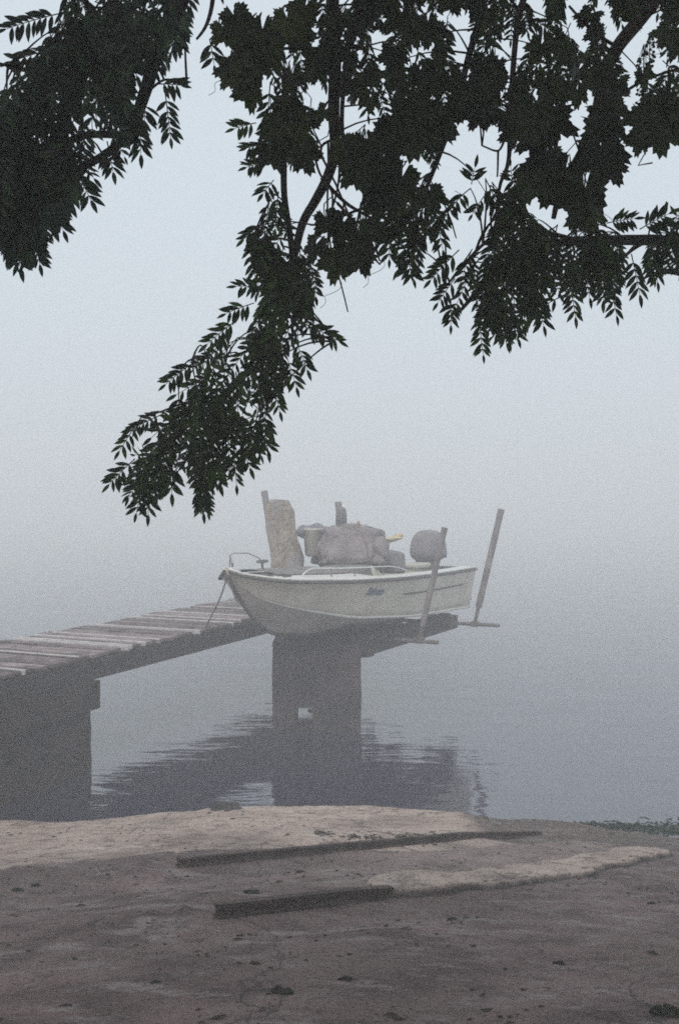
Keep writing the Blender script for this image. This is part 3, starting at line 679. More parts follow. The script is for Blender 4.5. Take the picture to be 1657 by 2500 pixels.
# ------------------------------------------------------------------ foliage
OX, OY, CELL = -320, -320, 4
W_, H_ = (1657 + 640) // CELL, (1400 + 320) // CELL
gx, gy = np.meshgrid((np.arange(W_) + .5) * CELL + OX, (np.arange(H_) + .5) * CELL + OY)
def poly(pts):
    inside = np.zeros(gx.shape, bool); n = len(pts)
    for i in range(n):
        x1_, y1_ = pts[i]; x2_, y2_ = pts[(i + 1) % n]
        c = ((y1_ > gy) != (y2_ > gy)) & (gx < (x2_ - x1_) * (gy - y1_) / ((y2_ - y1_) or 1e-9) + x1_); inside ^= c
    return inside
def inm(mask, x, y):
    i, j = int((x - OX) / CELL), int((y - OY) / CELL)
    return 0 <= i < W_ and 0 <= j < H_ and mask[j, i]
LEFT = poly([(170, -300), (150, 0), (95, 35), (50, 75), (-10, 78), (-300, 90), (-300, 700), (0, 655), (40, 668), (60, 640), (95, 665), (112, 615), (150, 578), (165, 520), (228, 502), (222, 440), (278, 434), (292, 395), (348, 400), (360, 360), (352, 300), (345, 262), (400, 190), (420, 150), (430, 128), (505, 120), (548, 95), (575, 0), (600, -300)])
LEFT &= ~poly([(-300, 95), (20, 95), (75, 88), (100, 110), (60, 128), (20, 140), (-300, 150)])
LEFT &= ~poly([(-40, 180), (60, 150), (85, 175), (60, 200), (45, 185), (-40, 225)])
LEFT &= ~poly([(-40, 245), (16, 245), (16, 262), (-40, 270)])
HANG = poly([(600, 470), (690, 440), (790, 450), (800, 540), (795, 640), (790, 690), (830, 700), (765, 735), (760, 775), (838, 845), (735, 825), (718, 870), (752, 912), (728, 930), (712, 965), (690, 962), (660, 930), (668, 975), (688, 1020), (655, 1050), (662, 1090), (655, 1112), (595, 1118), (612, 1152), (577, 1198), (560, 1150), (520, 1150), (537, 1190), (497, 1272), (472, 1228), (470, 1172), (430, 1172), (420, 1217), (380, 1225), (360, 1267), (330, 1262), (310, 1225), (325, 1182), (300, 1212), (258, 1192), (328, 1132), (285, 1117), (345, 1055), (310, 1058), (385, 1025), (440, 1028), (478, 1010), (420, 1002), (412, 972), (395, 952), (455, 890), (498, 885), (495, 855), (515, 830), (540, 800), (598, 790), (550, 772), (610, 740), (570, 705), (640, 690), (625, 650), (590, 625), (590, 590), (620, 545), (670, 520)])
RLOW = poly([(1050, 470), (1100, 450), (1140, 430), (1160, 405), (1178, 435), (1205, 428), (1260, 415), (1290, 432), (1345, 440), (1300, 500), (1275, 520), (1290, 540), (1345, 530), (1400, 560), (1480, 520), (1540, 548), (1580, 530), (1657, 520), (1950, 500), (1950, 640), (1657, 652), (1620, 640), (1610, 700), (1580, 662), (1562, 732), (1540, 662), (1520, 650), (1505, 770), (1480, 715), (1455, 740), (1430, 720), (1405, 792), (1372, 722), (1335, 745), (1330, 800), (1290, 782), (1262, 838), (1238, 850), (1225, 800), (1198, 832), (1185, 800), (1178, 882), (1158, 850), (1155, 800), (1130, 780), (1098, 802), (1108, 745), (1070, 752), (1062, 705), (1040, 697), (1088, 650), (1120, 618), (1165, 590), (1215, 550), (1210, 500), (1160, 520), (1145, 560), (1120, 550), (1085, 510), (1075, 560), (1095, 590), (1080, 625), (1050, 600), (1010, 695), (978, 665), (950, 640), (945, 610), (910, 585), (888, 555), (890, 510), (930, 482), (1000, 450)])
TOP = poly([(760, -300), (745, 0), (735, 30), (700, 52), (620, 70), (545, 95), (545, 120), (560, 170), (572, 215), (600, 235), (590, 265), (625, 300), (650, 335), (610, 350), (640, 380), (600, 395), (660, 440), (680, 465), (700, 430), (765, 415), (790, 340), (860, 345), (960, 340), (940, 365), (905, 430), (960, 430), (1000, 420), (1060, 425), (1092, 370), (1112, 308), (1148, 288), (1225, 290), (1230, 345), (1265, 330), (1312, 372), (1325, 402), (1290, 435), (1380, 430), (1395, 350), (1440, 330), (1500, 320), (1520, 300), (1550, 380), (1600, 392), (1640, 350), (1657, 335), (1950, 320), (1950, -300)])
NOTCH = poly([(573, 8), (600, 60), (684, 52), (737, 30), (728, -40), (590, -40)])
GAPS = [[(1467, 85), (1500, 62), (1528, 80), (1505, 115)], [(1568, 78), (1640, 62), (1636, 92), (1575, 95)], [(1520, 112), (1620, 102), (1600, 162), (1560, 162), (1512, 132)],
        [(1475, 128), (1497, 132), (1490, 165), (1464, 162)], [(1120, 95), (1162, 90), (1150, 168), (1118, 165)], [(1368, 247), (1385, 214), (1410, 230), (1400, 248)],
        [(1413, 252), (1440, 246), (1430, 302), (1413, 292)], [(1440, 300), (1490, 255), (1500, 270), (1480, 332), (1440, 332)], [(1500, 232), (1555, 240), (1578, 280), (1550, 300), (1522, 300), (1535, 262)],
        [(1342, 312), (1400, 322), (1405, 362), (1342, 347)], [(1505, 305), (1545, 310), (1540, 400), (1500, 400)], [(1075, 240), (1108, 250), (1100, 287), (1078, 270)], [(1412, 30), (1440, 35), (1436, 60), (1415, 55)],
        [(905, 100), (945, 100), (935, 135), (905, 150)], [(1250, 145), (1270, 140), (1266, 162), (1252, 160)], [(760, 70), (782, 50), (776, 90)], [(745, 200), (765, 200), (760, 260), (745, 250)]]
for g_ in GAPS: TOP &= ~poly(g_)
TOP &= ~NOTCH
HANG &= ~poly([(740, 560), (800, 600), (790, 640), (745, 620)]); HANG &= ~poly([(695, 470), (745, 470), (735, 540), (700, 550)]); HANG &= ~poly([(700, 590), (715, 590), (710, 650), (700, 640)])

def frame(d, hint):
    d = d.normalized(); s_ = d.cross(hint)
    if s_.length < 1e-4: s_ = d.cross(Vector((1, 0, .3)))
    s_.normalize(); return d, s_, s_.cross(d)
def leaflet(m, p, d, s_, n, L_, wd, droop=.25):
    """pointed oval, folded a little along its midrib"""
    prof = ((0, .0), (.18, .62), (.42, 1.0), (.68, .82), (.87, .4), (1.0, 0))
    mid = []; le = []; ri = []
    for t_, w__ in prof:
        c = p + d * (L_ * t_) - n * (droop * L_ * t_ * t_ * .5)
        mid.append(c); le.append(c + s_ * (w__ * wd) + n * (.25 * w__ * wd)); ri.append(c - s_ * (w__ * wd) + n * (.25 * w__ * wd))
    b0 = len(m.v); m.v += [tuple(mid[0]), tuple(mid[1]), tuple(mid[2]), tuple(mid[3]), tuple(mid[4]), tuple(mid[5])]
    m.v += [tuple(x) for x in le[1:5]] + [tuple(x) for x in ri[1:5]]
    I = lambda k: b0 + k
    m.f += [(I(0), I(1), I(6)), (I(1), I(2), I(7), I(6)), (I(2), I(3), I(8), I(7)), (I(3), I(4), I(9), I(8)), (I(4), I(5), I(9)),
            (I(0), I(10), I(1)), (I(1), I(10), I(11), I(2)), (I(2), I(11), I(12), I(3)), (I(3), I(12), I(13), I(4)), (I(4), I(13), I(5))]
def compound_pts(base, d, L_, droop):
    pts = []; p = base.copy(); dd = d.normalized(); n = 8
    for i in range(n + 1):
        pts.append(p.copy()); dd = (dd + Vector((0, 0, -droop / n))).normalized(); p = p + dd * (L_ / n)
    return pts
def compound(m, tw, base, d, L_, droop, face, pairs, ls):
    pts = compound_pts(base, d, L_, droop)
    tw.tube(pts, [.0016 - .0009 * i / 8 for i in range(9)], 4, cap=False)
    for k in range(pairs + 1):
        u = .22 + .78 * k / pairs; x = u * 8; i = min(7, int(x)); p = pts[i].lerp(pts[i + 1], x - i); dd = (pts[i + 1] - pts[i]).normalized()
        _, s_, n = frame(dd, face)
        sz = ls * (.78 + .35 * math.sin(math.pi * (.15 + .75 * u))) * rnd.uniform(.85, 1.12)
        if k == pairs: leaflet(m, p, dd, s_, n, sz, sz * .15); continue
        for sg in (-1, 1):
            if rnd.random() < .04: continue
            ang = R(rnd.uniform(42, 62)); ld = (dd * math.cos(ang) + s_ * sg * math.sin(ang) - n * rnd.uniform(-.1, .3) + Vector((0, 0, -.22))).normalized()
            _, ls_, ln = frame(ld, n + s_ * sg * rnd.uniform(-.5, .3) + Vector((rnd.uniform(-.3, .3), 0, rnd.uniform(-.3, .3))))
            leaflet(m, p, ld, ls_, ln, sz, sz * .15, rnd.uniform(.1, .5))
def grape_leaf(m, tw, c, size, up, face, stalk=True):
    """broad toothed, shallow-lobed leaf; c = where the stalk meets the blade, up = away from the tip"""
    tip, s_, n = frame(-up, face)
    N_ = 46; vs = [c]; lob = ((0, 1.0, .62), (60, .88, .6), (-60, .88, .6), (122, .70, .55), (-122, .70, .55))
    for i in range(N_):
        a = -math.pi * .93 + 2 * math.pi * .93 * i / (N_ - 1); r_ = .60
        for l, h, wd in lob: r_ = max(r_, h * math.exp(-((a - R(l)) / wd) ** 2 * .75))
        r_ *= (1 + (.085 if i % 2 else -.085)) * (1 + .05 * noise.noise(Vector((a * 2, size * 50, c.x * 30))))
        q = tip * (math.cos(a) * r_) + s_ * (math.sin(a) * r_); vs.append(c + (q + n * (.14 * math.cos(3 * a) * r_ - .22 * r_ * r_ + .05 * math.sin(7 * a))) * size)
    m.add(vs, [(0, i, i + 1) for i in range(1, N_)])
    if stalk:
        e = c + (up * .6 + Vector((rnd.uniform(-.3, .3), rnd.uniform(-.3, .3), .3))) * size * rnd.uniform(.5, .9); tw.tube([c, c.lerp(e, .5) + s_ * .006, e], .0017, 4, cap=False); return e
    return c

def sk(pts, r0, r1, depth0, depth1):
    """limb from picture points; resampled and slightly crooked"""
    P = []; n = len(pts)
    for i, (x, y) in enumerate(pts): P.append(at(x, y, depth0 + (depth1 - depth0) * i / (n - 1)))
    out_ = []
    for i in range(n - 1):
        p0, p1, p2, p3 = P[max(0, i - 1)], P[i], P[i + 1], P[min(n - 1, i + 2)]
        for k in range(6):
            t_ = k / 6; out_.append(.5 * ((2 * p1) + (p2 - p0) * t_ + (2 * p0 - 5 * p1 + 4 * p2 - p3) * t_ * t_ + (3 * p1 - p0 - 3 * p2 + p3) * t_ ** 3))
    out_.append(P[-1]); q = []
    for i, p in enumerate(out_): q.append(p + Vector((noise.noise(p * 5), noise.noise(p * 5 + Vector((9, 0, 0))), noise.noise(p * 5 + Vector((0, 9, 0))))) * .018)
    m_ = len(q); return q, [r0 + (r1 - r0) * i / (m_ - 1) for i in range(m_)]

def fill(m, tw, mask, n, skel, ang_fn, depth_fn, ls=(.033, .043), L=(.12, .18), need=.8, x_rng=None, pairs=(5, 8), tries=60):
    js, is_ = np.nonzero(mask); cells = list(zip(is_, js))
    if x_rng: cells = [c for c in cells if x_rng[0] <= c[0] * CELL + OX <= x_rng[1] and x_rng[2] <= c[1] * CELL + OY <= x_rng[3]]
    cnt = 0
    SP = [p for s_ in skel for p in s_]
    for _ in range(n):
        for _t in range(tries):
            ci, cj = rnd.choice(cells); px, py = ci * CELL + OX, cj * CELL + OY
            Y = depth_fn(px, py); base = at(px, py, Y); a = R(ang_fn(px, py) + rnd.gauss(0, 28)); yd = rnd.gauss(0, .35)
            d = Vector((math.sin(a), yd, -math.cos(a)))      # angle 0 = straight down, positive to the right
            LL = rnd.uniform(*L); dr = rnd.uniform(.1, .7); pts = compound_pts(base, d, LL, dr); ok = 0; tot = 0
            for k in range(2, 9, 2):
                for off in (-.6, 0, .6):
                    q = pts[k] + Vector((math.cos(a), 0, math.sin(a))) * off * ls[1]; x, y = proj(q); tot += 1; ok += inm(mask, x, y)
            xt, yt = proj(pts[8] + (pts[8] - pts[7]).normalized() * ls[1]); tot += 2; ok += 2 * inm(mask, xt, yt)
            if ok / tot >= need: break
        else: continue
        face = Vector((rnd.gauss(0, .35), -1, rnd.gauss(.15, .45)))
        compound(m, tw, base, d, LL, dr, face, rnd.randint(*pairs), rnd.uniform(*ls)); cnt += 1
        if SP:                                                # a twig back to the nearest limb
            q = min(SP, key=lambda s_: (s_ - base).length_squared); dist = (q - base).length
            if dist < .34: mid = base.lerp(q, .5) + Vector((rnd.uniform(-.02, .02), rnd.uniform(-.02, .02), .16 * dist)); tw.tube([base * (1 - u) ** 2 + mid * 2 * u * (1 - u) + q * u * u for u in (0, .2, .4, .6, .8, 1)], [.0013, .0016, .002, .0024, .0028, .0032], 4, cap=False)
    return cnt

# --- left tree
left_limbs = [sk([(700, -420), (540, -160), (450, -20), (405, 110), (357, 232), (300, 330), (215, 400), (130, 450), (60, 505)], .026, .004, 2.5, 2.35),
              sk([(450, -60), (330, 20), (230, 90), (130, 130), (30, 160)], .012, .003, 2.5, 2.2),
              sk([(405, 110), (300, 170), (190, 210), (80, 290), (-40, 330)], .011, .003, 2.45, 2.6),
              sk([(300, 330), (200, 330), (100, 380), (0, 440), (-80, 500)], .010, .003, 2.35, 2.2),
              sk([(300, 330), (280, 370), (262, 400)], .005, .002, 2.35, 2.3), sk([(215, 400), (190, 450), (180, 480)], .005, .002, 2.35, 2.3),
              sk([(357, 232), (400, 200), (430, 200), (455, 215)], .004, .0012, 2.42, 2.4), sk([(540, -160), (520, -20), (500, 60), (480, 100)], .008, .003, 2.5, 2.5)]
c_left = MB(); t_left = MB()
dl = lambda x, y: rnd.uniform(2.05, 2.75)
al = lambda x, y: 25 if x > 200 else (-8 if y > 420 else -25)
skl = [l[0] for l in left_limbs]
n1 = fill(c_left, t_left, LEFT, 165, skl, al, dl, x_rng=(-60, 600, -60, 700), need=.86)
n1b = fill(c_left, t_left, LEFT, 60, skl, al, dl, x_rng=(-320, 600, -320, 700), need=.8)
n1 += fill(c_left, t_left, LEFT, 60, skl, lambda x, y: 10 if x > 120 else -6, dl, x_rng=(-20, 420, 330, 560), need=.8, pairs=(6, 7), L=(.14, .18))
def frond(m, tw, pts2, Y, ls=.040, pairs=7, droop=.15, face=None):
    (x0_, y0_), (x1_, y1_) = pts2; a = at(x0_, y0_, Y); b = at(x1_, y1_, Y - .03); d = b - a
    compound(m, tw, a, d + Vector((0, 0, .12 * d.length)), d.length * .88, droop, face or Vector((.15, -1, .1)), pairs, ls)
for (a, b, pr) in (((403, 222), (418, 352), 7), ((388, 205), (448, 212), 4), ((512, 95), (524, 168), 3), ((340, 265), (345, 392), 7), ((262, 345), (278, 430), 5),
                   ((180, 410), (226, 500), 6), ((70, 520), (100, 662), 8), ((30, 560), (52, 665), 6), ((120, 480), (158, 575), 6), ((160, 30), (0, 82), 8), ((130, 120), (20, 158), 5), ((355, 250), (353, 300), 3)):
    frond(c_left, t_left, (a, b), rnd.uniform(2.2, 2.5), pairs=pr)

# --- right tree: hanging bough in the middle, low bough on the right
right_limbs = [sk([(960, -420), (880, -200), (822, -40), (815, 150), (815, 330), (798, 430), (775, 498), (742, 560), (712, 650), (690, 745), (640, 850), (560, 960), (470, 1035), (390, 1095), (310, 1165)], .020, .0025, 2.55, 2.75),
               sk([(700, 180), (690, 330), (692, 450), (702, 560), (712, 650)], .009, .008, 2.6, 2.6),
               sk([(640, 850), (560, 870), (470, 880)], .005, .0015, 2.68, 2.6), sk([(560, 960), (450, 985), (350, 1010)], .005, .0015, 2.7, 2.6), sk([(690, 745), (750, 770), (815, 835)], .004, .0015, 2.65, 2.6),
               sk([(640, 850), (650, 930), (660, 1000)], .004, .0015, 2.7, 2.65), sk([(560, 960), (590, 1030), (600, 1090)], .004, .0015, 2.72, 2.65), sk([(470, 1035), (480, 1100), (500, 1180)], .004, .0015, 2.72, 2.65), sk([(390, 1095), (360, 1150), (350, 1200)], .003, .0015, 2.75, 2.65),
               sk([(712, 650), (660, 640), (610, 600)], .004, .0015, 2.65, 2.55),
               sk([(2300, 560), (1900, 640), (1720, 612), (1580, 598), (1400, 590), (1250, 640), (1160, 705), (1120, 760)], .024, .004, 2.9, 2.5),
               sk([(1400, 590), (1250, 570), (1130, 640), (1080, 700)], .007, .002, 2.7, 2.5), sk([(1580, 598), (1500, 640), (1420, 690)], .006, .002, 2.7, 2.5), sk([(1250, 640), (1270, 700), (1280, 760)], .005, .002, 2.6, 2.5),
               sk([(1760, 690), (1657, 677), (1603, 674)], .010, .006, 2.8, 2.6),
               sk([(1240, -300), (1180, 0), (1120, 200), (1060, 400), (1010, 520), (960, 590)], .012, .003, 2.7, 2.6), sk([(1010, 520), (1050, 560), (1065, 590)], .004, .0015, 2.6, 2.6)]
c_right = MB(); t_right = MB(); skr = [l[0] for l in right_limbs]
dr_ = lambda x, y: rnd.uniform(2.3, 2.95)
def ah(x, y): return -38 if x < 480 and y < 1090 else (6 if x > 560 else -8)
fill(c_right, t_right, HANG, 100, skr, lambda x, y: ah(x, y) if rnd.random() < .6 else -60, dr_, need=.74, L=(.10, .16), x_rng=(200, 900, 620, 1300), ls=(.028, .038), pairs=(5, 7))
fill(c_right, t_right, HANG, 30, skr, ah, dr_, need=.72, L=(.09, .13), x_rng=(500, 900, 430, 700), ls=(.028, .036))
fill(c_right, t_right, RLOW, 130, skr, lambda x, y: (-35 if x < 1150 else 8), dr_, need=.76, L=(.10, .16), ls=(.030, .040), pairs=(5, 7))
fill(c_right, t_right, TOP, 270, skr, lambda x, y: -20 if x < 700 else 5, dr_, need=.8, L=(.09, .14), ls=(.026, .036))
for a, b, pr in (((640, 700), (570, 702), 4), ((645, 352), (598, 365), 4), ((650, 395), (598, 412), 5), ((668, 440), (640, 478), 3), ((625, 300), (568, 318), 4), ((640, 545), (592, 590), 5), ((740, 790), (836, 842), 7), ((700, 870), (725, 955), 4), ((720, 830), (752, 912), 5), ((655, 900), (685, 1018), 6),
                 ((640, 1000), (656, 1112), 6), ((570, 1090), (578, 1196), 5), ((585, 1080), (612, 1150), 4), ((480, 1110), (498, 1270), 8), ((510, 1110), (536, 1188), 5), ((350, 1180), (332, 1262), 4), ((345, 1140), (312, 1224), 4), ((330, 1120), (262, 1192), 6), ((345, 1020), (288, 1112), 5),
                 ((400, 1010), (312, 1058), 6), ((480, 880), (398, 948), 6), ((545, 905), (420, 975), 6), ((580, 780), (500, 850), 6), ((620, 740), (545, 772), 5), ((365, 1190), (362, 1264), 3), ((415, 1130), (420, 1214), 4),
                 ((1165, 760), (1180, 880), 6), ((1205, 760), (1238, 848), 5), ((1240, 760), (1265, 835), 5), ((1300, 700), (1328, 808), 6), ((1385, 650), (1405, 790), 7), ((1420, 640), (1440, 738), 5), ((1480, 660), (1506, 785), 5), ((1540, 620), (1562, 732), 5), ((1590, 600), (1605, 700), 6), ((1650, 600), (1690, 700), 6),
                 ((1110, 680), (1065, 748), 5), ((1100, 730), (1100, 802), 4), ((1120, 610), (1045, 695), 7), ((980, 590), (1010, 692), 6), ((950, 580), (950, 640), 3), ((1060, 500), (1082, 625), 6), ((1480, 545), (1555, 535), 6), ((1560, 560), (1640, 520), 6), ((1640, 560), (1657, 515), 4), ((1150, 450), (1160, 405), 3), ((1250, 450), (1245, 402), 3), ((1180, 480), (1150, 530), 4)):
    frond(c_right, t_right, (a, b), rnd.uniform(2.4, 2.75), ls=rnd.uniform(.032, .040), pairs=pr)

# --- grapevine over both
vine_limbs = [sk([(1800, -330), (1690, -120), (1600, 0), (1505, 110), (1470, 200), (1448, 300), (1405, 400), (1365, 470), (1350, 530)], .022, .006, 2.45, 2.3),
              sk([(1450, -300), (1300, -60), (1252, 100), (1250, 330), (1243, 400), (1216, 460), (1214, 600)], .010, .003, 2.5, 2.4),
              sk([(1240, 335), (1217, 372), (1172, 358)], .0035, .002, 2.45, 2.4), sk([(1217, 372), (1210, 430)], .003, .002, 2.45, 2.4),
              sk([(1000, -300), (920, -60), (850, 120), (838, 320), (880, 440), (895, 525)], .008, .003, 2.4, 2.4), sk([(790, 430), (850, 490), (895, 520), (960, 560)], .0055, .003, 2.5, 2.5),
              sk([(815, 330), (790, 380), (900, 620)], .004, .002, 2.4, 2.4), sk([(890, 515), (850, 530), (790, 552), (760, 555)], .004, .0025, 2.4, 2.5), sk([(830, 500), (860, 540), (880, 590), (930, 650)], .004, .002, 2.45, 2.4),
              sk([(805, 340), (802, 460), (805, 560), (795, 660)], .003, .002, 2.4, 2.4), sk([(830, 350), (825, 470), (808, 560), (815, 650), (850, 765)], .003, .0016, 2.4, 2.4), sk([(770, 340), (785, 420), (815, 480), (812, 560)], .0035, .002, 2.45, 2.4),
              sk([(893, 450), (880, 540), (850, 600), (835, 680)], .003, .0016, 2.4, 2.4), sk([(910, 560), (870, 640)], .003, .002, 2.4, 2.4), sk([(905, 460), (918, 560), (930, 640)], .003, .0016, 2.4, 2.4), sk([(1100, 545), (1110, 580)], .002, .0015, 2.4, 2.4),
              sk([(1450, 290), (1500, 240), (1560, 200), (1657, 170)], .005, .003, 2.35, 2.3), sk([(1470, 200), (1540, 60), (1600, 20)], .004, .002, 2.35, 2.3), sk([(1405, 400), (1470, 340), (1540, 330), (1600, 300)], .004, .002, 2.35, 2.3), sk([(1440, 340), (1500, 290), (1520, 240)], .003, .0015, 2.35, 2.3),
              sk([(1505, 110), (1440, 70), (1380, 20)], .005, .003, 2.4, 2.4), sk([(1370, 450), (1385, 520)], .003, .002, 2.3, 2.3), sk([(1600, 390), (1560, 400)], .002, .001, 2.3, 2.3), sk([(1610, 300), (1590, 350), (1562, 398)], .0025, .001, 2.3, 2.3), sk([(640, 190), (590, 200), (550, 175)], .003, .001, 2.4, 2.35), sk([(900, 130), (760, 110), (640, 110), (560, 80)], .005, .002, 2.4, 2.35)]
gl = MB(); gt = MB(); skv = [p for l in vine_limbs for p in l[0]]
EXP = [(575, 70, 62), (548, 95, 55), (600, 105, 60), (640, 100, 60), (690, 90, 60), (565, 185, 55), (600, 200, 55), (560, 205, 40), (610, 245, 62), (585, 160, 45), (650, 150, 70), (700, 70, 55), (745, 40, 55),
       (885, 400, 78), (865, 440, 60), (905, 395, 70), (900, 440, 50), (960, 365, 85), (1010, 345, 85), (1050, 340, 75), (1078, 320, 60), (1000, 300, 80), (1120, 275, 50), (1165, 300, 40), (1190, 295, 45), (1240, 300, 55), (1250, 340, 45),
       (1285, 330, 72), (1300, 360, 60), (1330, 400, 60), (1350, 320, 80), (1300, 290, 80), (1480, 300, 75), (1475, 345, 85), (1465, 400, 85), (1490, 430, 55), (1425, 510, 95), (1430, 545, 70), (1330, 440, 80), (1380, 440, 60), (1290, 470, 60), (1350, 480, 70),
       (1630, 100, 50), (1575, 320, 70), (1610, 350, 70), (1645, 300, 70), (1590, 290, 60), (1560, 360, 45), (1400, 450, 30), (835, 575, 60), (800, 560, 55), (905, 570, 50), (880, 600, 70), (850, 625, 60), (880, 650, 60), (820, 665, 62), (770, 620, 50), (630, 620, 55), (1050, 500, 60), (930, 480, 75), (980, 470, 80), (920, 510, 55), (960, 500, 70), (660, 390, 60), (720, 370, 70), (690, 350, 70), (740, 400, 55), (840, 380, 55)]
for x, y, s_ in EXP:
    Y = rnd.uniform(2.15, 2.5); up = Vector((rnd.gauss(0, .35), rnd.gauss(0, .3), 1)).normalized(); face = Vector((rnd.gauss(0, .3), -1, rnd.gauss(.1, .25)))
    c = at(x, y - s_ * .45, Y); e = grape_leaf(gl, gt, c, s_ * 1.0 / F * Y, up, face)
    q = min(skv, key=lambda z: (z - e).length_squared)
    if (q - e).length < .22: gt.tube([e, e.lerp(q, .5) + Vector((0, 0, .015)), q], [.0015, .0018, .0024], 4, cap=False)
js, is_ = np.nonzero(TOP & (gy > -200)); cells = list(zip(is_, js)); k = 0
while k < 250:
    ci, cj = rnd.choice(cells); px, py = ci * CELL + OX, cj * CELL + OY; s_ = rnd.uniform(32, 56)
    if px < 700 and py > 300: continue
    if sum(inm(TOP, px + s_ * .8 * math.cos(a), py + s_ * .8 * math.sin(a)) for a in (0, .79, 1.57, 2.36, 3.14, 3.93, 4.71, 5.5)) < 7 + (py < 330 and rnd.random() < .5): continue
    Y = rnd.uniform(2.2, 3.0); up = Vector((rnd.gauss(0, .5), rnd.gauss(0, .4), 1)).normalized(); face = Vector((rnd.gauss(0, .45), -1, rnd.gauss(.2, .5)))
    grape_leaf(gl, gt, at(px, py - s_ * .4, Y), s_ / F * Y, up, face); k += 1
BC = []
for cx_, cy_, n_ in ((1585, 130, 26), (1570, 160, 22), (1470, 330, 20), (1478, 410, 20), (1570, 245, 22), (1600, 320, 18), (835, 620, 20), (1430, 395, 14), (880, 545, 14), (1390, 430, 12)):
    c = at(cx_, cy_, 2.32); bm_ = MB(); BC.append(bm_); bm_.tube([c + Vector((0, 0, .05)), c, c - Vector((0, 0, .03))], .0012, 4); KQ = c.copy()
    for i in range(n_):
        q = c + Vector((rnd.gauss(0, .010), rnd.gauss(0, .010), rnd.uniform(-.03, .035))); bm_.blob(q, (.0036,) * 3, amp=0, n=4); bm_.tube([Vector((c.x, c.y, q.z + .004)), q], .0006, 3, cap=False)
        if i % 3 == 0: gt.tube([c + Vector((0, 0, .05)), q], .0007, 3, cap=False)
# curling tendrils
for (x, y), dx in (((1110, 470), 1), ((880, 600), -1), ((1440, 480), 1), ((830, 690), -1), ((935, 640), -1), ((905, 455), 1), ((560, 172), -1), ((945, 520), -1)):
    c = at(x, y, 2.35); pts = []
    for i in range(26):
        u = i / 25; a = u * 9; rr = .012 * (1 - .6 * u); pts.append(c + Vector((dx * u * .05 + rr * math.sin(a), 0.01 * math.cos(a), -.06 * u + rr * math.cos(a) * .6)))
    gt.tube(pts, .0007, 3, cap=False)

# --- unseen crown leaves added above, beside and behind the camera to shade the ramp
def overhead(m, tw, n, xr, yr, zr, seed):
    r2 = random.Random(seed); k = 0
    while k < n:
        p = Vector((r2.uniform(*xr), r2.uniform(*yr), r2.uniform(*zr)))
        if p.y > .3:
            x, y = proj(p)
            if y > -260 and -500 < x < 2150: continue
        d = Vector((r2.gauss(0, 1), r2.gauss(0, 1), r2.gauss(-.4, .5))).normalized(); _, s_, nn_ = frame(d, Vector((r2.gauss(0, .3), r2.gauss(0, .3), 1)))
        L_ = r2.uniform(.2, .34)
        for q in range(7):
            u = .15 + .85 * q / 6
            for sg in (-1, 1):
                leaflet(m, p + d * L_ * u, (d * .6 + s_ * sg).normalized(), d, nn_, .085, .026)
        k += 1
overhead(c_left, t_left, 2300, (-4.4, .3), (-4.6, 3.4), (4.2, 6.2), 1)
overhead(c_right, t_right, 2600, (-.3, 4.6), (-4.6, 3.4), (4.2, 6.2), 2)
overhead(c_left, t_left, 900, (-6.0, -3.9), (-5, 3.0), (1.9, 5.0), 3)
overhead(c_right, t_right, 900, (4.2, 6.2), (-5, 3.0), (1.9, 5.0), 4)
overhead(c_left, t_left, 800, (-5, 0), (-6, -4), (1.9, 5.5), 5)
overhead(c_right, t_right, 800, (0, 5), (-6, -4), (1.9, 5.5), 6)

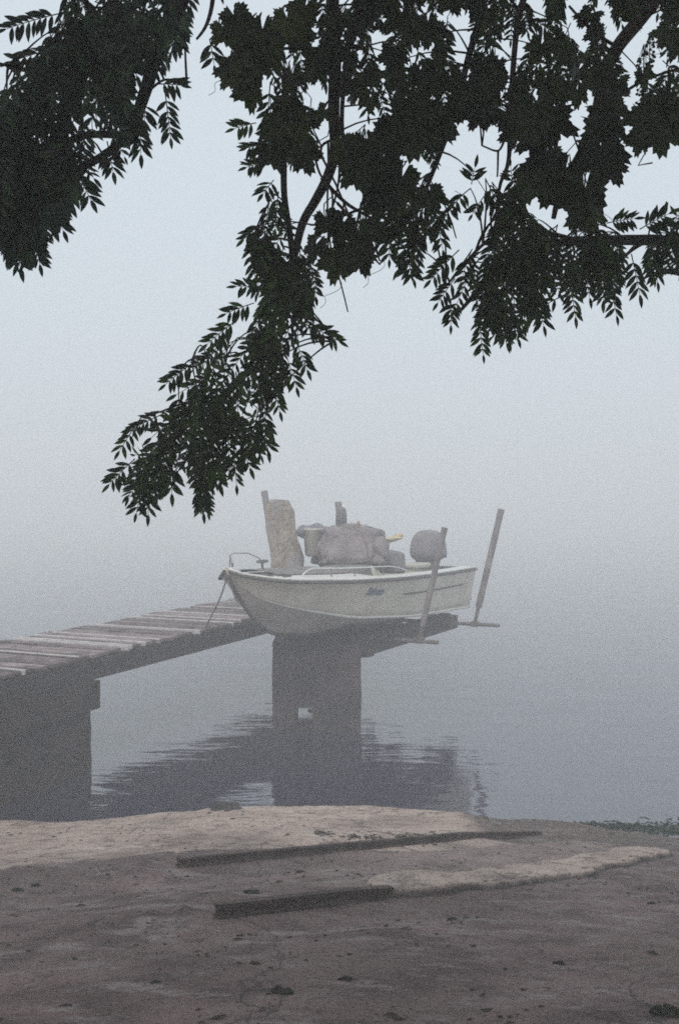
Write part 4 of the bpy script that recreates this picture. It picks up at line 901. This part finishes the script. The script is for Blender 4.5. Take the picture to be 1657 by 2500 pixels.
def trunk(base, pts, radii):
    m = MB(); P = [Vector(p) for p in pts]; Q = []; RR = []
    for i in range(len(P) - 1):
        p0, p1, p2, p3 = P[max(0, i - 1)], P[i], P[i + 1], P[min(len(P) - 1, i + 2)]
        for k in range(6):
            t_ = k / 6; Q.append(.5 * ((2 * p1) + (p2 - p0) * t_ + (2 * p0 - 5 * p1 + 4 * p2 - p3) * t_ * t_ + (3 * p1 - p0 - 3 * p2 + p3) * t_ ** 3)); RR.append(radii[i] + (radii[i + 1] - radii[i]) * t_)
    Q.append(P[-1]); RR.append(radii[-1]); m.tube(Q, RR, 14); return m
def limbs_mb(limbs):
    m = MB()
    for q, r_ in limbs: m.tube(q, r_, 8)
    return m
for nm, bx, by, tops, limbs, cm, tm, lm_, label in (
        ('pinnate_tree', -3.3, .9, [left_limbs[0][0][0]], left_limbs, c_left, t_left, 'leafA', 'leafy tree whose feathery blue-green bough fills the upper left corner'),
        ('pinnate_tree', 3.5, 1.2, [right_limbs[0][0][0], right_limbs[10][0][0], right_limbs[15][0][0]], right_limbs, c_right, t_right, 'leafB', 'feathery-leaved tree with one long bough hanging toward the boat and another low on the right')):
    zb = ground(bx, by); e = empty(nm, (bx, by, zb)); tag(e, label, 'tree')
    fork = Vector((bx * .93, by, 3.9)); top = Vector((bx * .8, by - .3, 5.6))
    m = trunk(None, [(bx, by, zb - .15), (bx * .99, by, zb + .5), tuple(fork), tuple(top)], [.26, .19, .14, .05])
    local(m, e).build('trunk', M['bark'], e, smooth=True)
    m = limbs_mb(limbs)
    for tp in tops:
        mid = fork.lerp(tp, .5) + Vector((0, 0, .45)); m.v += []; mm = trunk(None, [tuple(fork), tuple(mid), tuple(tp)], [.06, .04, .022]); m.add(mm.v, mm.f)
    for k in range(4):                       # boughs carrying the added shading leaves
        tp = Vector((bx * .35 + rnd.uniform(-.8, .8), -2.6 + k * 1.6, 5.3)); mm = trunk(None, [tuple(fork + Vector((0, 0, .5))), tuple(fork.lerp(tp, .5) + Vector((0, 0, .5))), tuple(tp)], [.06, .04, .012]); m.add(mm.v, mm.f)
    local(m, e).build('limbs', M['bark'], e, smooth=True)
    local(tm, e).build('twigs', M['stem'], e)
    local(cm, e).build('crown', M[lm_], e)
gv = empty('grapevine', (3.25, 1.0, ground(3.25, 1.0))); tag(gv, 'grapevine with broad toothed leaves draped over the upper centre and right', 'vine')
m = limbs_mb(vine_limbs)
for tp in (vine_limbs[0][0][0], vine_limbs[1][0][0], vine_limbs[4][0][0]):
    mm = trunk(None, [(3.25, 1.0, gv.location.z - .05), (3.3, 1.05, 2.6), (3.0, 1.1, 4.1), tuple(Vector((3.0, 1.1, 4.1)).lerp(tp, .5) + Vector((0, 0, .2))), tuple(tp)], [.03, .028, .024, .02, .014]); m.add(mm.v, mm.f)
m.add(gt.v, gt.f); local(m, gv).build('stems', M['stem'], gv, smooth=True)
local(gl, gv).build('leaves', M['grape'], gv)
for b_ in BC: local(b_, gv).build('berry_cluster', M['berry'], gv)

# ------------------------------------------------------------------ haze
DENS = .035
hz_ = MB(); hz_.box((0, 0, 2.65), (400, 400, 7.7)); hm = bpy.data.materials.new('haze'); hm.use_nodes = True; t = hm.node_tree; t.nodes.clear()
o_ = t.nodes.new('ShaderNodeOutputMaterial'); v_ = t.nodes.new('ShaderNodeVolumePrincipled'); v_.inputs['Density'].default_value = DENS
v_.inputs['Color'].default_value = (.98, .99, .995, 1); v_.inputs['Anisotropy'].default_value = .0
t.links.new(v_.outputs[0], o_.inputs['Volume'])
tag(hz_.build('haze', hm), 'pale morning fog over the water', 'haze', kind='stuff')
